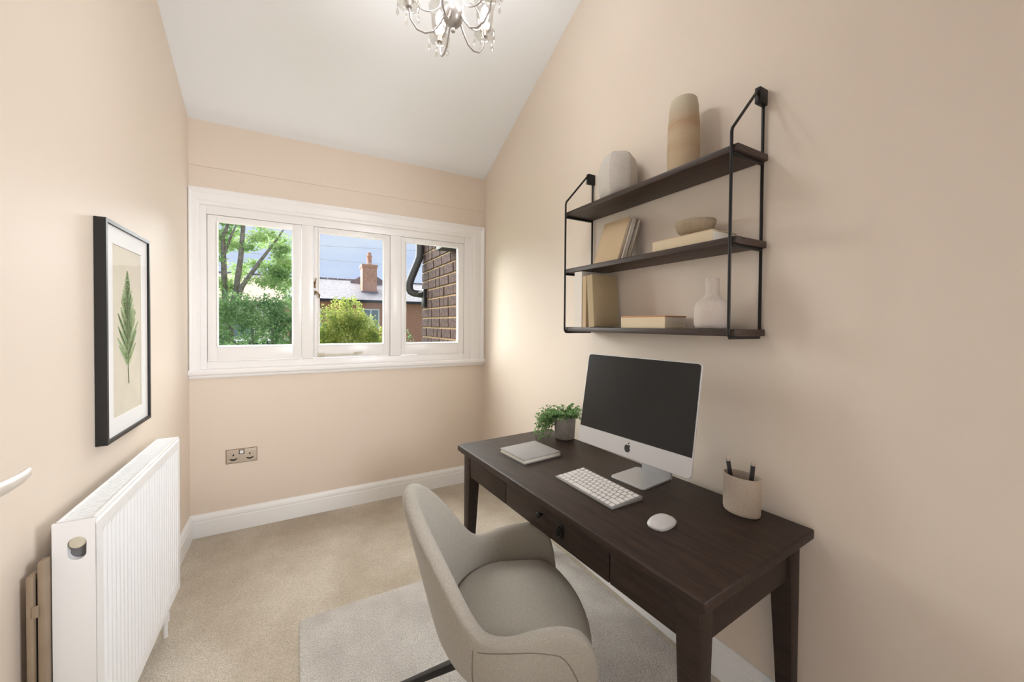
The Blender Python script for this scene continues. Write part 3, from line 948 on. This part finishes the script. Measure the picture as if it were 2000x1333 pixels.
# tall vase
tv = MB()
tv.lathe([(.048, 0), (.056, .004), (.060, .03), (.061, .10), (.0585, .20), (.054, .27), (.049, .298), (.045, .303), (.041, .300), (.045, .27), (.05, .10), (.048, .02)], 40, (1.380, 1.008, TIERS[0]))
def banded():
    m = bpy.data.materials.new('banded_sand_glaze'); m.use_nodes = True
    t = m.node_tree; p = t.nodes['Principled BSDF']; p.inputs['Roughness'].default_value = .8
    co = t.nodes.new('ShaderNodeTexCoord'); sx_ = t.nodes.new('ShaderNodeSeparateXYZ')
    t.links.new(co.outputs['Object'], sx_.inputs[0])
    nz_ = t.nodes.new('ShaderNodeTexNoise'); nz_.inputs['Scale'].default_value = 9; nz_.inputs['Detail'].default_value = 6
    mp_ = t.nodes.new('ShaderNodeMapping'); mp_.inputs['Scale'].default_value = (1, 1, 4)
    t.links.new(co.outputs['Object'], mp_.inputs[0]); t.links.new(mp_.outputs[0], nz_.inputs['Vector'])
    ma = t.nodes.new('ShaderNodeMath'); ma.operation = 'MULTIPLY_ADD'; ma.inputs[1].default_value = .09; 
    t.links.new(nz_.outputs['Fac'], ma.inputs[0]); t.links.new(sx_.outputs['Z'], ma.inputs[2])
    mr = t.nodes.new('ShaderNodeMapRange'); mr.inputs['From Min'].default_value = .04; mr.inputs['From Max'].default_value = .345
    t.links.new(ma.outputs[0], mr.inputs['Value'])
    cr_ = t.nodes.new('ShaderNodeValToRGB'); e = cr_.color_ramp.elements
    e[0].position = 0; e[0].color = lin((196, 176, 148))
    e[1].position = 1; e[1].color = lin((204, 194, 172))
    for pos, c_ in ((.35, (186, 162, 132)), (.55, (196, 176, 148)), (.64, (184, 154, 124)), (.74, (190, 170, 144)), (.85, (196, 184, 162))):
        k = e.new(pos); k.color = lin(c_)
    t.links.new(mr.outputs[0], cr_.inputs[0]); t.links.new(cr_.outputs[0], p.inputs['Base Color'])
    return m
tag(tv.build('tall_vase', banded(), smooth=50), 'tall tapered sand coloured vase on the top shelf', 'vase')
# books leaning on the wall, middle shelf (covers facing the room)
def leaning(loc, w, t_, h, cover, label, lean):
    t = thing('book', loc, label, 'book')
    t.rotation_euler = (0, lean, 0)
    MB().box(-t_/2 + .002, t_/2 - .002, -w/2 + .003, w/2 - .003, .002, h - .003).build('pages', 'pages', t, smooth=0)
    cv = MB().box(-t_/2, -t_/2 + .0025, -w/2, w/2, 0, h).box(t_/2 - .0025, t_/2, -w/2, w/2, 0, h).box(-t_/2, t_/2, w/2 - .0025, w/2, 0, h)
    cv.build('cover', cover, t, smooth=0)
leaning((1.330, 1.385, TIERS[1] + .003), .165, .016, .225, 'tan', 'tan clothbound book leaning on wall, frontmost on middle shelf', .34)
leaning((1.352, 1.372, TIERS[1] + .004), .155, .020, .218, 'ivory', 'white book leaning behind the tan book on middle shelf', .34)
leaning((1.377, 1.368, TIERS[1] + .004), .165, .018, .216, 'stonegrey', 'stone grey book leaning nearest the wall on middle shelf', .34)
flatbook('book', (1.385, .965, TIERS[1]), PI, .15, .26, .046, 'tan', 'cream book lying flat under the bowl', ct=.004, bottom='cream')
bw = MB().lathe([(.030, 0), (.036, .002), (.062, .022), (.073, .045), (.075, .060), (.073, .062), (.070, .060), (.058, .028), (.03, .010), (.005, .008)], 40, (1.385, .955, TIERS[1] + .046))
tag(bw.build('bowl', 'bowl', smooth=60), 'small sand coloured bowl standing on the cream book', 'bowl')
# bottom shelf
B2 = TIERS[2]
book('book', (1.365, 1.545, B2), 0, .150, .060, .288, 'ivory', 'tall white book at the far end of bottom shelf')
book('book', (1.365, 1.499, B2), 0, .145, .028, .262, 'tan', 'thin tan book standing beside the tall white book')
t = book('book', (1.372, 1.440, B2 + .0016), 0, .165, .042, .262, 'khaki', 'thick khaki book leaning left on bottom shelf', lean=(-.075, 0))
flatbook('book', (1.375, 1.145, B2), PI, .135, .235, .052, 'rust', 'cream book with rust orange cover lying on bottom shelf', ct=.006, bottom='cream')
bt = MB().lathe([(.046, 0), (.055, .004), (.060, .018), (.061, .06), (.059, .085), (.050, .103), (.034, .115), (.0245, .125), (.0235, .14), (.0245, .186), (.0235, .190), (.019, .190), (.018, .14), (.02, .12), (.05, .08), (.05, .02)], 40, (1.372, .872, B2))
tag(bt.build('bottle_vase', 'bottlec', smooth=60), 'white bottle shaped ceramic vase on the bottom shelf', 'vase')

# ------------------------------------------------------------------ chair
ch = thing('tub_chair', (.640, 1.082, .012), 'grey fabric tub armchair pulled up to the desk', 'chair', math.radians(-23))
def smooth01(t):
    t = max(0, min(1, t)); return t*t*(3 - 2*t)
HWID, DEP, ARM = .262, .228, .215
def plan(s):
    """s in [-1,1]: far arm front (+y) .. back .. near arm front (-y); returns centre-line point and outward normal at seat height"""
    semi = PI*math.sqrt((HWID**2 + DEP**2)/2)
    tot = 2*ARM + semi
    d = (s + 1)/2*tot
    if d < ARM:
        return Vector((ARM - .01 - d, HWID)), Vector((0, 1))
    if d > ARM + semi:
        return Vector((d - ARM - semi - .01, -HWID)), Vector((0, -1))
    w = (d - ARM)/semi*PI
    p = Vector((-.01 - DEP*math.sin(w), HWID*math.cos(w)))
    n_ = Vector((-math.sin(w)/DEP, math.cos(w)/HWID)).normalized()
    return p, n_
NS = 96
ZBOT = .315
rings = []
for i in range(NS + 1):
    s = -1 + 2*i/NS
    p, n_ = plan(s)
    a = abs(s)
    back = 1 - smooth01((a - .02)/.46)               # 1 at the middle of the back
    ht = .550 + .302*back
    ht += .026*smooth01((a - .50)/.28)*(1 - smooth01((a - .80)/.2))
    fe = max(0, (a - .88)/.12)
    ht -= .13*(1 - math.sqrt(max(0, 1 - fe**2)))
    lean = (.085*back + .02)                          # outward flare towards the top
    th = .021 + .006*back
    th_end = th*math.sqrt(max(.06, 1 - max(0, (a - .95)/.05)**2))
    ring = []
    def at(z, off):
        k = (z - .44)/.40
        fl = lean*k if k > 0 else 0
        under = 0
        if z < .46:
            q = (.46 - z)/(.46 - ZBOT)
            under = -.085*q**2.2
        pos = p + n_*(fl + under + off)
        return (pos.x, pos.y, z)
    for k in range(7):
        z = ZBOT + (ht - th - ZBOT)*k/6
        ring.append(at(z, th_end))
    for k in range(1, 6):
        w = PI*k/6
        ring.append(at(ht - th + th*math.sin(w), th_end*math.cos(w)))
    for k in range(7):
        z = ht - th - (ht - th - .36)*k/6
        ring.append(at(z, -th_end))
    ring.append(at(.33, -th_end - .03))
    rings.append(ring)
MB().loft(rings).build('shell', 'fabric', ch, smooth=70, sub=1)
# underside pan
pan = []
for z, off in ((.318, -.075), (.300, -.10), (.292, -.16)):
    rg = []
    for i in range(49):
        p, n_ = plan(-1 + 2*i/48)
        q = p + n_*off
        rg.append((q.x, q.y, z))
    pan.append(rg)
MB().loft(pan).build('seat_pan', 'fabric', ch, smooth=60)
# cushion: rounded plan, crowned top, falling away at the front edge
ol = []
for i in range(37):
    p, n_ = plan(-.93 + 1.86*i/36)
    q = p - n_*.026
    ol.append((q.x, q.y))
fr_ = []
for k in range(1, 12):
    t = k/12
    fr_.append((ol[-1][0] + .085*math.sin(PI*t)**.6, ol[-1][1] + (ol[0][1] - ol[-1][1])*t))
ol = ol + fr_
cen = (.0, 0)
def ringc(sc_, z, crown=0):
    out = []
    for a, b_ in ol:
        x, y = cen[0] + (a - cen[0])*sc_, b_*sc_
        zz = z - .03*smooth01((x - .10)/.20)*(1 if z > .4 else .3)
        out.append((x, y, zz))
    return out
MB().loft([ringc(.80, .318), ringc(.93, .34), ringc(1.0, .38), ringc(1.0, .425), ringc(.975, .447), ringc(.92, .458), ringc(.75, .467), ringc(.45, .473), ringc(.15, .475)]).build('seat_cushion', 'fabric', ch, smooth=70, sub=1)
# stitched seams on the outside of the shell
def seam_line(vals):
    pts = []
    for s, z in vals:
        p, n_ = plan(s)
        a = abs(s)
        back = 1 - smooth01((a - .02)/.46)
        lean = .085*back + .02
        k = (z - .44)/.40
        fl = lean*k if k > 0 else 0
        under = -.085*((.46 - z)/(.46 - ZBOT))**2.2 if z < .46 else 0
        q = p + n_*(fl + under + .021 + .006*back)
        pts.append((q.x, q.y, z))
    return MB().tube(pts, .0014, 6)
for sg in (1, -1):
    seam_line([(sg*(.42 - .02*k/8), .512 - .18*k/8) for k in range(9)]).build('seam', 'thread', ch)
    seam_line([(sg*(.44 + .48*k/20), .512 + .020*math.sin(PI*min(1, k/16)) - (.13*max(0, (k - 15)/5)**1.7)) for k in range(21)]).build('seam', 'thread', ch)
MB().lathe([(0, .235), (.06, .235), (.075, .25), (.075, .285), (.10, .296), (0, .296)], 24).build('hub', 'iron', ch)
for k in range(4):
    w = math.radians(66) + k*PI/2
    c_, s_ = math.cos(w), math.sin(w)
    sd = Vector((-s_, c_, 0))
    rings = []
    for r_, z, hw, hh in ((.05, .270, .017, .014), (.15, .225, .016, .013), (.46, .012, .011, .009)):
        cc = Vector((c_*r_, s_*r_, z))
        upv = Vector((c_*.6, s_*.6, .8))
        rings.append([tuple(cc + sd*a*hw + upv*b_*hh) for a, b_ in ((-1, -1), (1, -1), (1, 1), (-1, 1))])
    rings[-1] = [(q[0], q[1], max(q[2], .001)) for q in rings[-1]]
    MB().loft(rings).build('leg', 'iron', ch, bevel=.002)

# ------------------------------------------------------------------ chandelier
chx, chy = .527, 1.381
cl = thing('chandelier', (chx, chy, 2.50), 'small clear glass chandelier with curved metal arms on ceiling', 'chandelier', .3)
zoff = 2.50
ctz = ctop(chy) - zoff
MB().tube([(0, 0, .30), (0, 0, ctz - .02)], .006, 10).build('rod', 'nickel', cl)
MB().lathe([(.0, ctz - .05), (.02, ctz - .05), (.05, ctz - .02), (.055, ctz + .03), (0, ctz + .03)], 24).build('ceiling_rose', 'nickel', cl)
MB().lathe([(0, .018), (.007, .02), (.009, .028), (.006, .036), (.012, .038), (.022, .046), (.034, .060), (.040, .078), (.041, .092), (.036, .100), (.018, .108), (.014, .16), (.02, .20), (.014, .24), (.01, .32), (0, .32)], 32).build('hub', 'nickel', cl, smooth=40)
for k in range(5):
    w = 2*PI*k/5
    c_, s_ = math.cos(w), math.sin(w)
    P = lambda r_, z: (c_*r_, s_*r_, z)
    arm = MB().tube([P(.03, .085), P(.05, .045), P(.075, .012), (P(.105, .002)), P(.135, .012), P(.158, .045), P(.165, .085)], .0036, 8)
    a = arm.build('arm', 'nickel', cl)
    lp = [P(.04 + .055 + .05*math.cos(q) - .0, .135 + .05*math.sin(q)) for q in [PI*.9 + 2*PI*j/22*.85 for j in range(23)]]
    MB().tube(lp, .0028, 6).build('scroll', 'nickel', a)
    MB().lathe([(.006, .085), (.03, .088), (.042, .098), (.044, .106), (.041, .104), (.028, .093), (.006, .090)], 24, P(.165, 0)).build('drip_dish', 'crystal', a, smooth=50)
    MB().lathe([(0, .09), (.012, .09), (.012, .145), (.009, .15), (0, .15)], 16, P(.165, 0)).build('candle_tube', 'nickel', a)
    sl = MB().lathe([(.014, .11), (.024, .12), (.034, .16), (.036, .20), (.046, .235), (.0445, .235), (.0345, .20), (.0325, .16), (.0225, .122), (.014, .113)], 24, P(.165, 0))
    sl.build('glass_shade', 'crystal', a, smooth=50)
    bl = MB().lathe([(0, .15), (.009, .152), (.016, .175), (.017, .19), (.01, .21), (.003, .222), (0, .224)], 16, P(.165, 0))
    bm_ = bpy.data.materials.get('bulb_glow')
    if not bm_:
        bm_ = bpy.data.materials.new('bulb_glow'); bm_.use_nodes = True
        p = bm_.node_tree.nodes['Principled BSDF']
        p.inputs['Base Color'].default_value = (1, .97, .92, 1)
        p.inputs['Emission Color'].default_value = (1, .93, .84, 1)
        p.inputs['Emission Strength'].default_value = 6
    bl.build('bulb', bm_, a)
    pl_ = light('bulb_light', 'POINT', (0, 0, 0), energy=9.2, color=(.94, .96, 1), shadow_soft_size=.03)
    pl_.parent = a; pl_.location = Vector(P(.165, .19)) - CEN[a.name]
    for j in range(5):
        q = w + (j - 2)*.27
        rr_ = .165 + .042*math.cos((j - 2)*1.2)
        x_, y_ = c_*.165 + .042*math.cos(w + (j - 2)*1.25), s_*.165 + .042*math.sin(w + (j - 2)*1.25)
        dr = MB().tube([(x_, y_, .103), (x_, y_, .085)], .0006, 4)
        dr.lathe([(.0005, 0), (.0055, .009), (.006, .016), (.003, .026), (.0005, .032)], 8, (x_, y_, .052))
        dr.lathe([(.0005, 0), (.004, .006), (.0005, .012)], 6, (x_, y_, .086))
        dr.build('glass_drop', 'crystal', a, smooth=20)

# ------------------------------------------------------------------ outdoors
GZ = -2.8
struct(bx(-60, 70, YB + .3, 120, GZ - .2, GZ).build('ground', 'lawn', smooth=0), 'lawn behind the house')

# own brick wing to the right of the window
wing = thing('brick_wing', (1.64, 4.25, GZ), 'dark brick side wall with sandy mortar outside right pane', 'building')
wgo = Vector(wing.location)
def wgp(mb, name, m, parent=None, **k):
    mb.v = [tuple(Vector(q) - wgo) for q in mb.v]
    return mb.build(name, m, parent or wing, **k)
WY0, WY1 = 3.35, 5.12
core = wgp(bx(1.530, 1.80, WY0, WY1 - .006, GZ, 3.1), 'mortar_core', 'mortar', smooth=0)
random.seed(21)
course, mj = .124, .021
brc = {}
z = .74
row = 0
while z < 2.95:
    y = WY1
    pat = [(.30, .30), (.145, .30), (.30, .145)][row % 3] if False else None
    seq = random.choice(([.15, .30], [.30, .15], [.30, .30], [.22, .30]))
    k = 0
    while y > WY0 + .05:
        L_ = seq[k] if k < len(seq) else random.choice((.30, .30, .30, .15))
        L_ = min(L_, y - WY0)
        key = round(L_ - mj, 3)
        if key < .05: break
        if key not in brc:
            o = wgp(bx(1.515, 1.60, -key/2, key/2, 0, course - mj), 'brick', 'brick', bevel=.004, seg=1, smooth=0)
            brc[key] = o
        else:
            o = brc[key].copy(); C.objects.link(o)
        o.parent = wing
        o.location = Vector((1.5575 + random.uniform(-.003, .003), y - L_/2 + mj/2, z + (course - mj)/2)) - wgo
        y -= L_
        k += 1
    z += course
    row += 1
# eaves board over the wing
wgp(bx(1.36, 1.9, 3.25, 4.05, 2.215, 2.30), 'eaves_board', 'gutter', bevel=.005)
# rain pipe with swan neck
py = 5.06
pts = [(1.468, py, 2.75), (1.468, py, 2.36), (1.462, py, 2.30), (1.435, py + .01, 2.22), (1.36, py + .03, 2.02), (1.335, py + .04, 1.93), (1.335, py + .04, 1.88), (1.355, py + .04, 1.835), (1.40, py + .03, 1.815), (1.46, py + .02, 1.81), (1.52, py, 1.80)]
pp_ = wgp(MB().tube(pts, .052, 16), 'rain_pipe', 'pipe', smooth=50)
wgp(MB().box(1.475, 1.52, 4.90, 5.0, 1.62, 1.86).tube([(1.485, 4.95, 1.80), (1.44, 5.0, 1.80)], .03, 10), 'pipe_bracket', 'black', pp_, bevel=.006)

# far house with slate roof
fh = thing('slate_roofed_house', (2.5, 22, GZ), 'red brick house with pale slate roof and chimney', 'house')
fho = Vector(fh.location)
def fp(mb, name, m, parent=None, **k):
    mb.v = [tuple(Vector(q) - fho) for q in mb.v]
    return mb.build(name, m, parent or fh, **k)
EZ = 2.56
HX0, HX1 = -3.5, 9.5
wl = fp(bx(HX0, HX1, 20, 26, GZ, EZ - .05), 'wall', 'redbrick', smooth=0)
fp(MB().prism([(19.7, EZ - .06), (19.7, EZ), (22.9, 3.83), (26.1, EZ), (26.1, EZ - .06)], 'x', HX0 - .2, HX1 + .2), 'roof', 'slate', smooth=0)
fp(MB().prism([(19.62, EZ - .14), (19.72, EZ - .14), (19.72, EZ - .02), (19.62, EZ - .02)], 'x', HX0 - .2, HX1 + .2), 'gutter', 'gutter', smooth=0)
rd = MB()
for i in range(26):
    x = HX0 + i*.5
    rd.tube([(x, 22.9, 3.84), (x + .47, 22.9, 3.84)], .07, 8)
fp(rd, 'ridge_tiles', 'slate')
# cross gable behind the chimney
fp(MB().prism([(2.6, 3.70), (3.6, 4.32), (4.6, 3.70), (4.6, 3.0), (2.6, 3.0)], 'y', 22.4, 25.5), 'cross_gable', 'slate', smooth=0)
ch_ = fp(MB().box(3.02, 3.74, 20.9, 21.7, 2.6, 4.40).box(2.97, 3.79, 20.85, 21.75, 4.40, 4.50).box(2.99, 3.77, 20.87, 21.73, 4.33, 4.40), 'chimney_stack', 'chimney', smooth=0)
fp(MB().lathe([(.11, 4.5), (.16, 4.5), (.16, 4.56), (.13, 4.6), (.12, 4.95), (.15, 4.97), (.15, 5.03), (.10, 5.05), (.09, 5.2), (.06, 5.22)], 16, (3.42, 21.3, 0)), 'chimney_pot', 'chimney', ch_)
fp(bx(2.96, 3.8, 20.83, 20.9, 2.98, 3.08), 'flashing', 'slate', ch_, smooth=0)
for (wx, wz) in ((3.28, 1.62), (.6, 1.6)):
    w_ = fp(MB().box(wx - .42, wx + .42, 19.94, 20.02, wz - .5, wz + .5), 'window', 'upvc', smooth=0)
    fp(bx(wx - .36, wx - .03, 19.92, 19.95, wz - .44, wz + .44), 'pane', 'farglass', w_, smooth=0)
    fp(bx(wx + .03, wx + .36, 19.92, 19.95, wz - .44, wz + .44), 'pane', 'farglass', w_, smooth=0)

# overhead cables
for i, (za, zb_, lab) in enumerate(((3.63, 3.72, 'thin overhead cable crossing the sky, topmost one'), (3.24, 3.25, 'thin overhead cable just above the chimney pot'))):
    pts = [(-6 + 16*k/20, 12, za + (zb_ - za)*((-6 + 16*k/20) - .54)/1.8 - .25*(1 - ((k - 10)/10)**2) + .22) for k in range(21)]
    tag(MB().tube(pts, .009, 6).build('overhead_cable', 'cable'), lab, 'cable')

def foliage(name, m, parent, off, blobs, n, size, seed, shell_=.5):
    rn = random.Random(seed)
    mb = MB()
    tot = sum(b_[3]*b_[4]*b_[5] for b_ in blobs)
    for (bx_, by_, bz_, ra, rb, rc) in blobs:
        k = int(n*(ra*rb*rc)/tot)
        for _ in range(k):
            d = Vector((rn.gauss(0, 1), rn.gauss(0, 1), rn.gauss(0, 1))).normalized()
            rr_ = (shell_ + (1 - shell_)*rn.random())*(1 + .12*math.sin(d.x*7 + d.z*5 + bx_*9))
            p = Vector((bx_ + d.x*ra*rr_, by_ + d.y*rb*rr_, bz_ + d.z*rc*rr_)) - Vector(off)
            dd = d + Vector((rn.uniform(-1, 1), rn.uniform(-1, 1), rn.uniform(-1, .4)))*.9
            leaf_quad(mb, p, dd, size*rn.uniform(.6, 1.25), rn)
    return tag(mb.build(name, m, parent, smooth=0), kind='stuff')

# golden bush below the far house
gb = thing('golden_bush', (1.0, 8.0, GZ), 'rounded golden green bush in front of the red brick house', 'bush')
blobs = [(1.0, 8, 1.0, .55, .5, .62), (.72, 8, .95, .42, .45, .66), (1.40, 8.05, .85, .26, .36, .50), (.74, 8, 1.55, .24, .28, .36), (.95, 7.95, 1.58, .24, .28, .36), (.50, 8.0, 1.30, .24, .36, .42), (1.22, 7.9, 1.30, .22, .28, .30), (.46, 7.8, .9, .20, .28, .45), (1.1, 8.2, .2, .8, .6, .6)]
foliage('foliage', 'bushleaf', gb, gb.location, blobs, 26000, .042, 3, .6)
tr = MB()
for k in range(6):
    tr.tube([(.0 + .05*k - .12, .02*k, 0), (.1*(k - 2.5), .03*k, 2.0), (.22*(k - 2.5), .05*(k - 2), 3.6)], [.05, .035, .012], 7)
tr.build('stems', 'bark', gb)

# tree seen through the left pane
tree = thing('garden_tree', (-1.0, 7.2, GZ), 'leafy green tree with grey branches outside left pane', 'tree')
tro = Vector(tree.location)
tk = MB()
def limb(pts, rs):
    tk.tube([tuple(Vector(q) - tro) for q in pts], rs, 9)
limb([(-1.0, 7.2, GZ), (-.98, 7.2, -.5), (-.95, 7.15, .9), (-.90, 7.1, 1.6)], [.13, .10, .075, .06])
limb([(-.93, 7.1, 1.3), (-.82, 7.1, 1.95), (-.76, 7.05, 2.4), (-.72, 7.0, 2.9), (-.74, 7, 3.4)], [.045, .042, .036, .028, .012])
limb([(-.88, 7.1, 1.45), (-.74, 7.0, 1.95), (-.52, 7.0, 2.33), (-.28, 7.0, 2.72), (-.08, 7.05, 3.1)], [.04, .036, .026, .016, .006])
limb([(-.95, 7.2, 1.2), (-.98, 7.15, 2.0), (-.99, 7.1, 2.7), (-.86, 7.1, 3.1)], [.05, .042, .03, .012])
limb([(-.98, 7.1, 2.4), (-.86, 7.0, 2.75), (-.76, 7.0, 3.0)], [.02, .014, .006])
limb([(-.60, 6.9, 1.38), (-.42, 6.9, 1.50), (-.2, 6.9, 1.66), (-.02, 6.9, 1.82)], [.006, .012, .013, .010])
tk.build('trunk_and_branches', 'bark', tree)
rn = random.Random(8)
blobs = []
for k in range(90):
    x = rn.uniform(-1.6, -.12); z = rn.uniform(1.75, 3.45)
    if x > -.38 and z > 2.78: z = rn.uniform(1.75, 2.55)
    blobs.append((x, 7.15 + rn.uniform(-.3, .5), z, rn.uniform(.10, .22), rn.uniform(.15, .25), rn.uniform(.04, .11)))
blobs += [(-.35, 7.0, 2.80, .2, .2, .08), (-.20, 7.0, 2.60, .18, .2, .07), (-.12, 7, 2.38, .13, .2, .06), (-.3, 7, 2.2, .25, .2, .08), (-.5, 7, 2.05, .25, .2, .08)]
foliage('foliage', 'treeleaf', tree, tro, blobs, 17000, .040, 17, .1)

# hedge and low shrubs along the lower part of the left pane
hg = thing('hedge', (-.56, 6.5, GZ), 'dense dark green hedge growing below the garden tree', 'hedge')
blobs = [(-1.35, 8.2, 1.55, .42, .36, .36), (-.95, 8.2, 1.62, .40, .36, .34), (-.55, 8.2, 1.58, .40, .36, .32), (-.2, 8.2, 1.6, .36, .36, .36), (-1.3, 8.1, 1.08, .36, .36, .36), (-.16, 8.2, 1.15, .32, .36, .36), (-.75, 8.2, 1.2, .26, .3, .22), (-.45, 8.2, 1.22, .24, .3, .2), (-1.0, 8.3, .72, .6, .4, .34), (-.35, 8.3, .70, .5, .4, .30), (-.7, 8.4, -.2, .85, .4, .9)]
blobs = [(a*.79, 6.5 + (b_ - 8.2)*.8, 1.4 + (c_ - 1.4)*.79, d_*.8, e_*.6, f_*.8) for a, b_, c_, d_, e_, f_ in blobs]
foliage('foliage', 'hedgeleaf', hg, hg.location, blobs, 24000, .036, 31, .35)
tr = MB()
for k in range(5):
    tr.tube([(.2*(k - 2), 0, 0), (.22*(k - 2), .05, 2.4), (.24*(k - 2), 0, 4.1)], [.05, .04, .015], 7)
tr.build('stems', 'bark', hg)
# small shrub in the right pane
sb = thing('round_shrub', (2.32, 9.4, GZ), 'small green shrub beside the dark brick wall', 'shrub')
foliage('foliage', 'hedgeleaf', sb, sb.location, [(2.38, 9.4, .92, .20, .3, .32), (2.35, 9.4, .2, .35, .4, .7), (2.35, 9.4, -1.3, .4, .5, 1.5)], 3500, .05, 12, .5)
MB().tube([(-.1, 0, 0), (-.12, 0, 3.2)], [.05, .02], 7).build('stem', 'bark', sb)

# pale house and shed glimpsed behind the hedge
ph = thing('pale_cottage', (-3, 15, GZ), 'pale rendered cottage behind the hedge and tree', 'house')
pho = Vector(ph.location)
def php(mb, name, m, parent=None, **k):
    mb.v = [tuple(Vector(q) - pho) for q in mb.v]
    return mb.build(name, m, parent or ph, **k)
php(bx(-5.5, -.55, 14, 18, GZ, 2.0), 'wall', 'render', smooth=0)
php(MB().prism([(13.7, 1.95), (13.7, 2.02), (16, 3.0), (18.3, 2.02), (18.3, 1.95)], 'x', -5.7, -.35), 'roof', 'terracotta', smooth=0)
for wx in (-1.5, -3.2):
    w_ = php(bx(wx - .35, wx + .35, 13.95, 14.02, .9, 1.6), 'window', 'upvc', smooth=0)
    php(bx(wx - .29, wx + .29, 13.93, 13.96, .96, 1.54), 'pane', 'farglass', w_, smooth=0)
sd_ = thing('garden_shed', (-.6, 10.3, GZ), 'low garden shed with flat dark felt roof', 'shed')
MB().box(-1.1, .75, -.6, .6, 0, 3.72).build('wall', 'terracotta', sd_, smooth=0)
MB().box(-1.2, .85, -.7, .7, 3.72, 3.80).build('roof', 'shedroof', sd_, smooth=0)
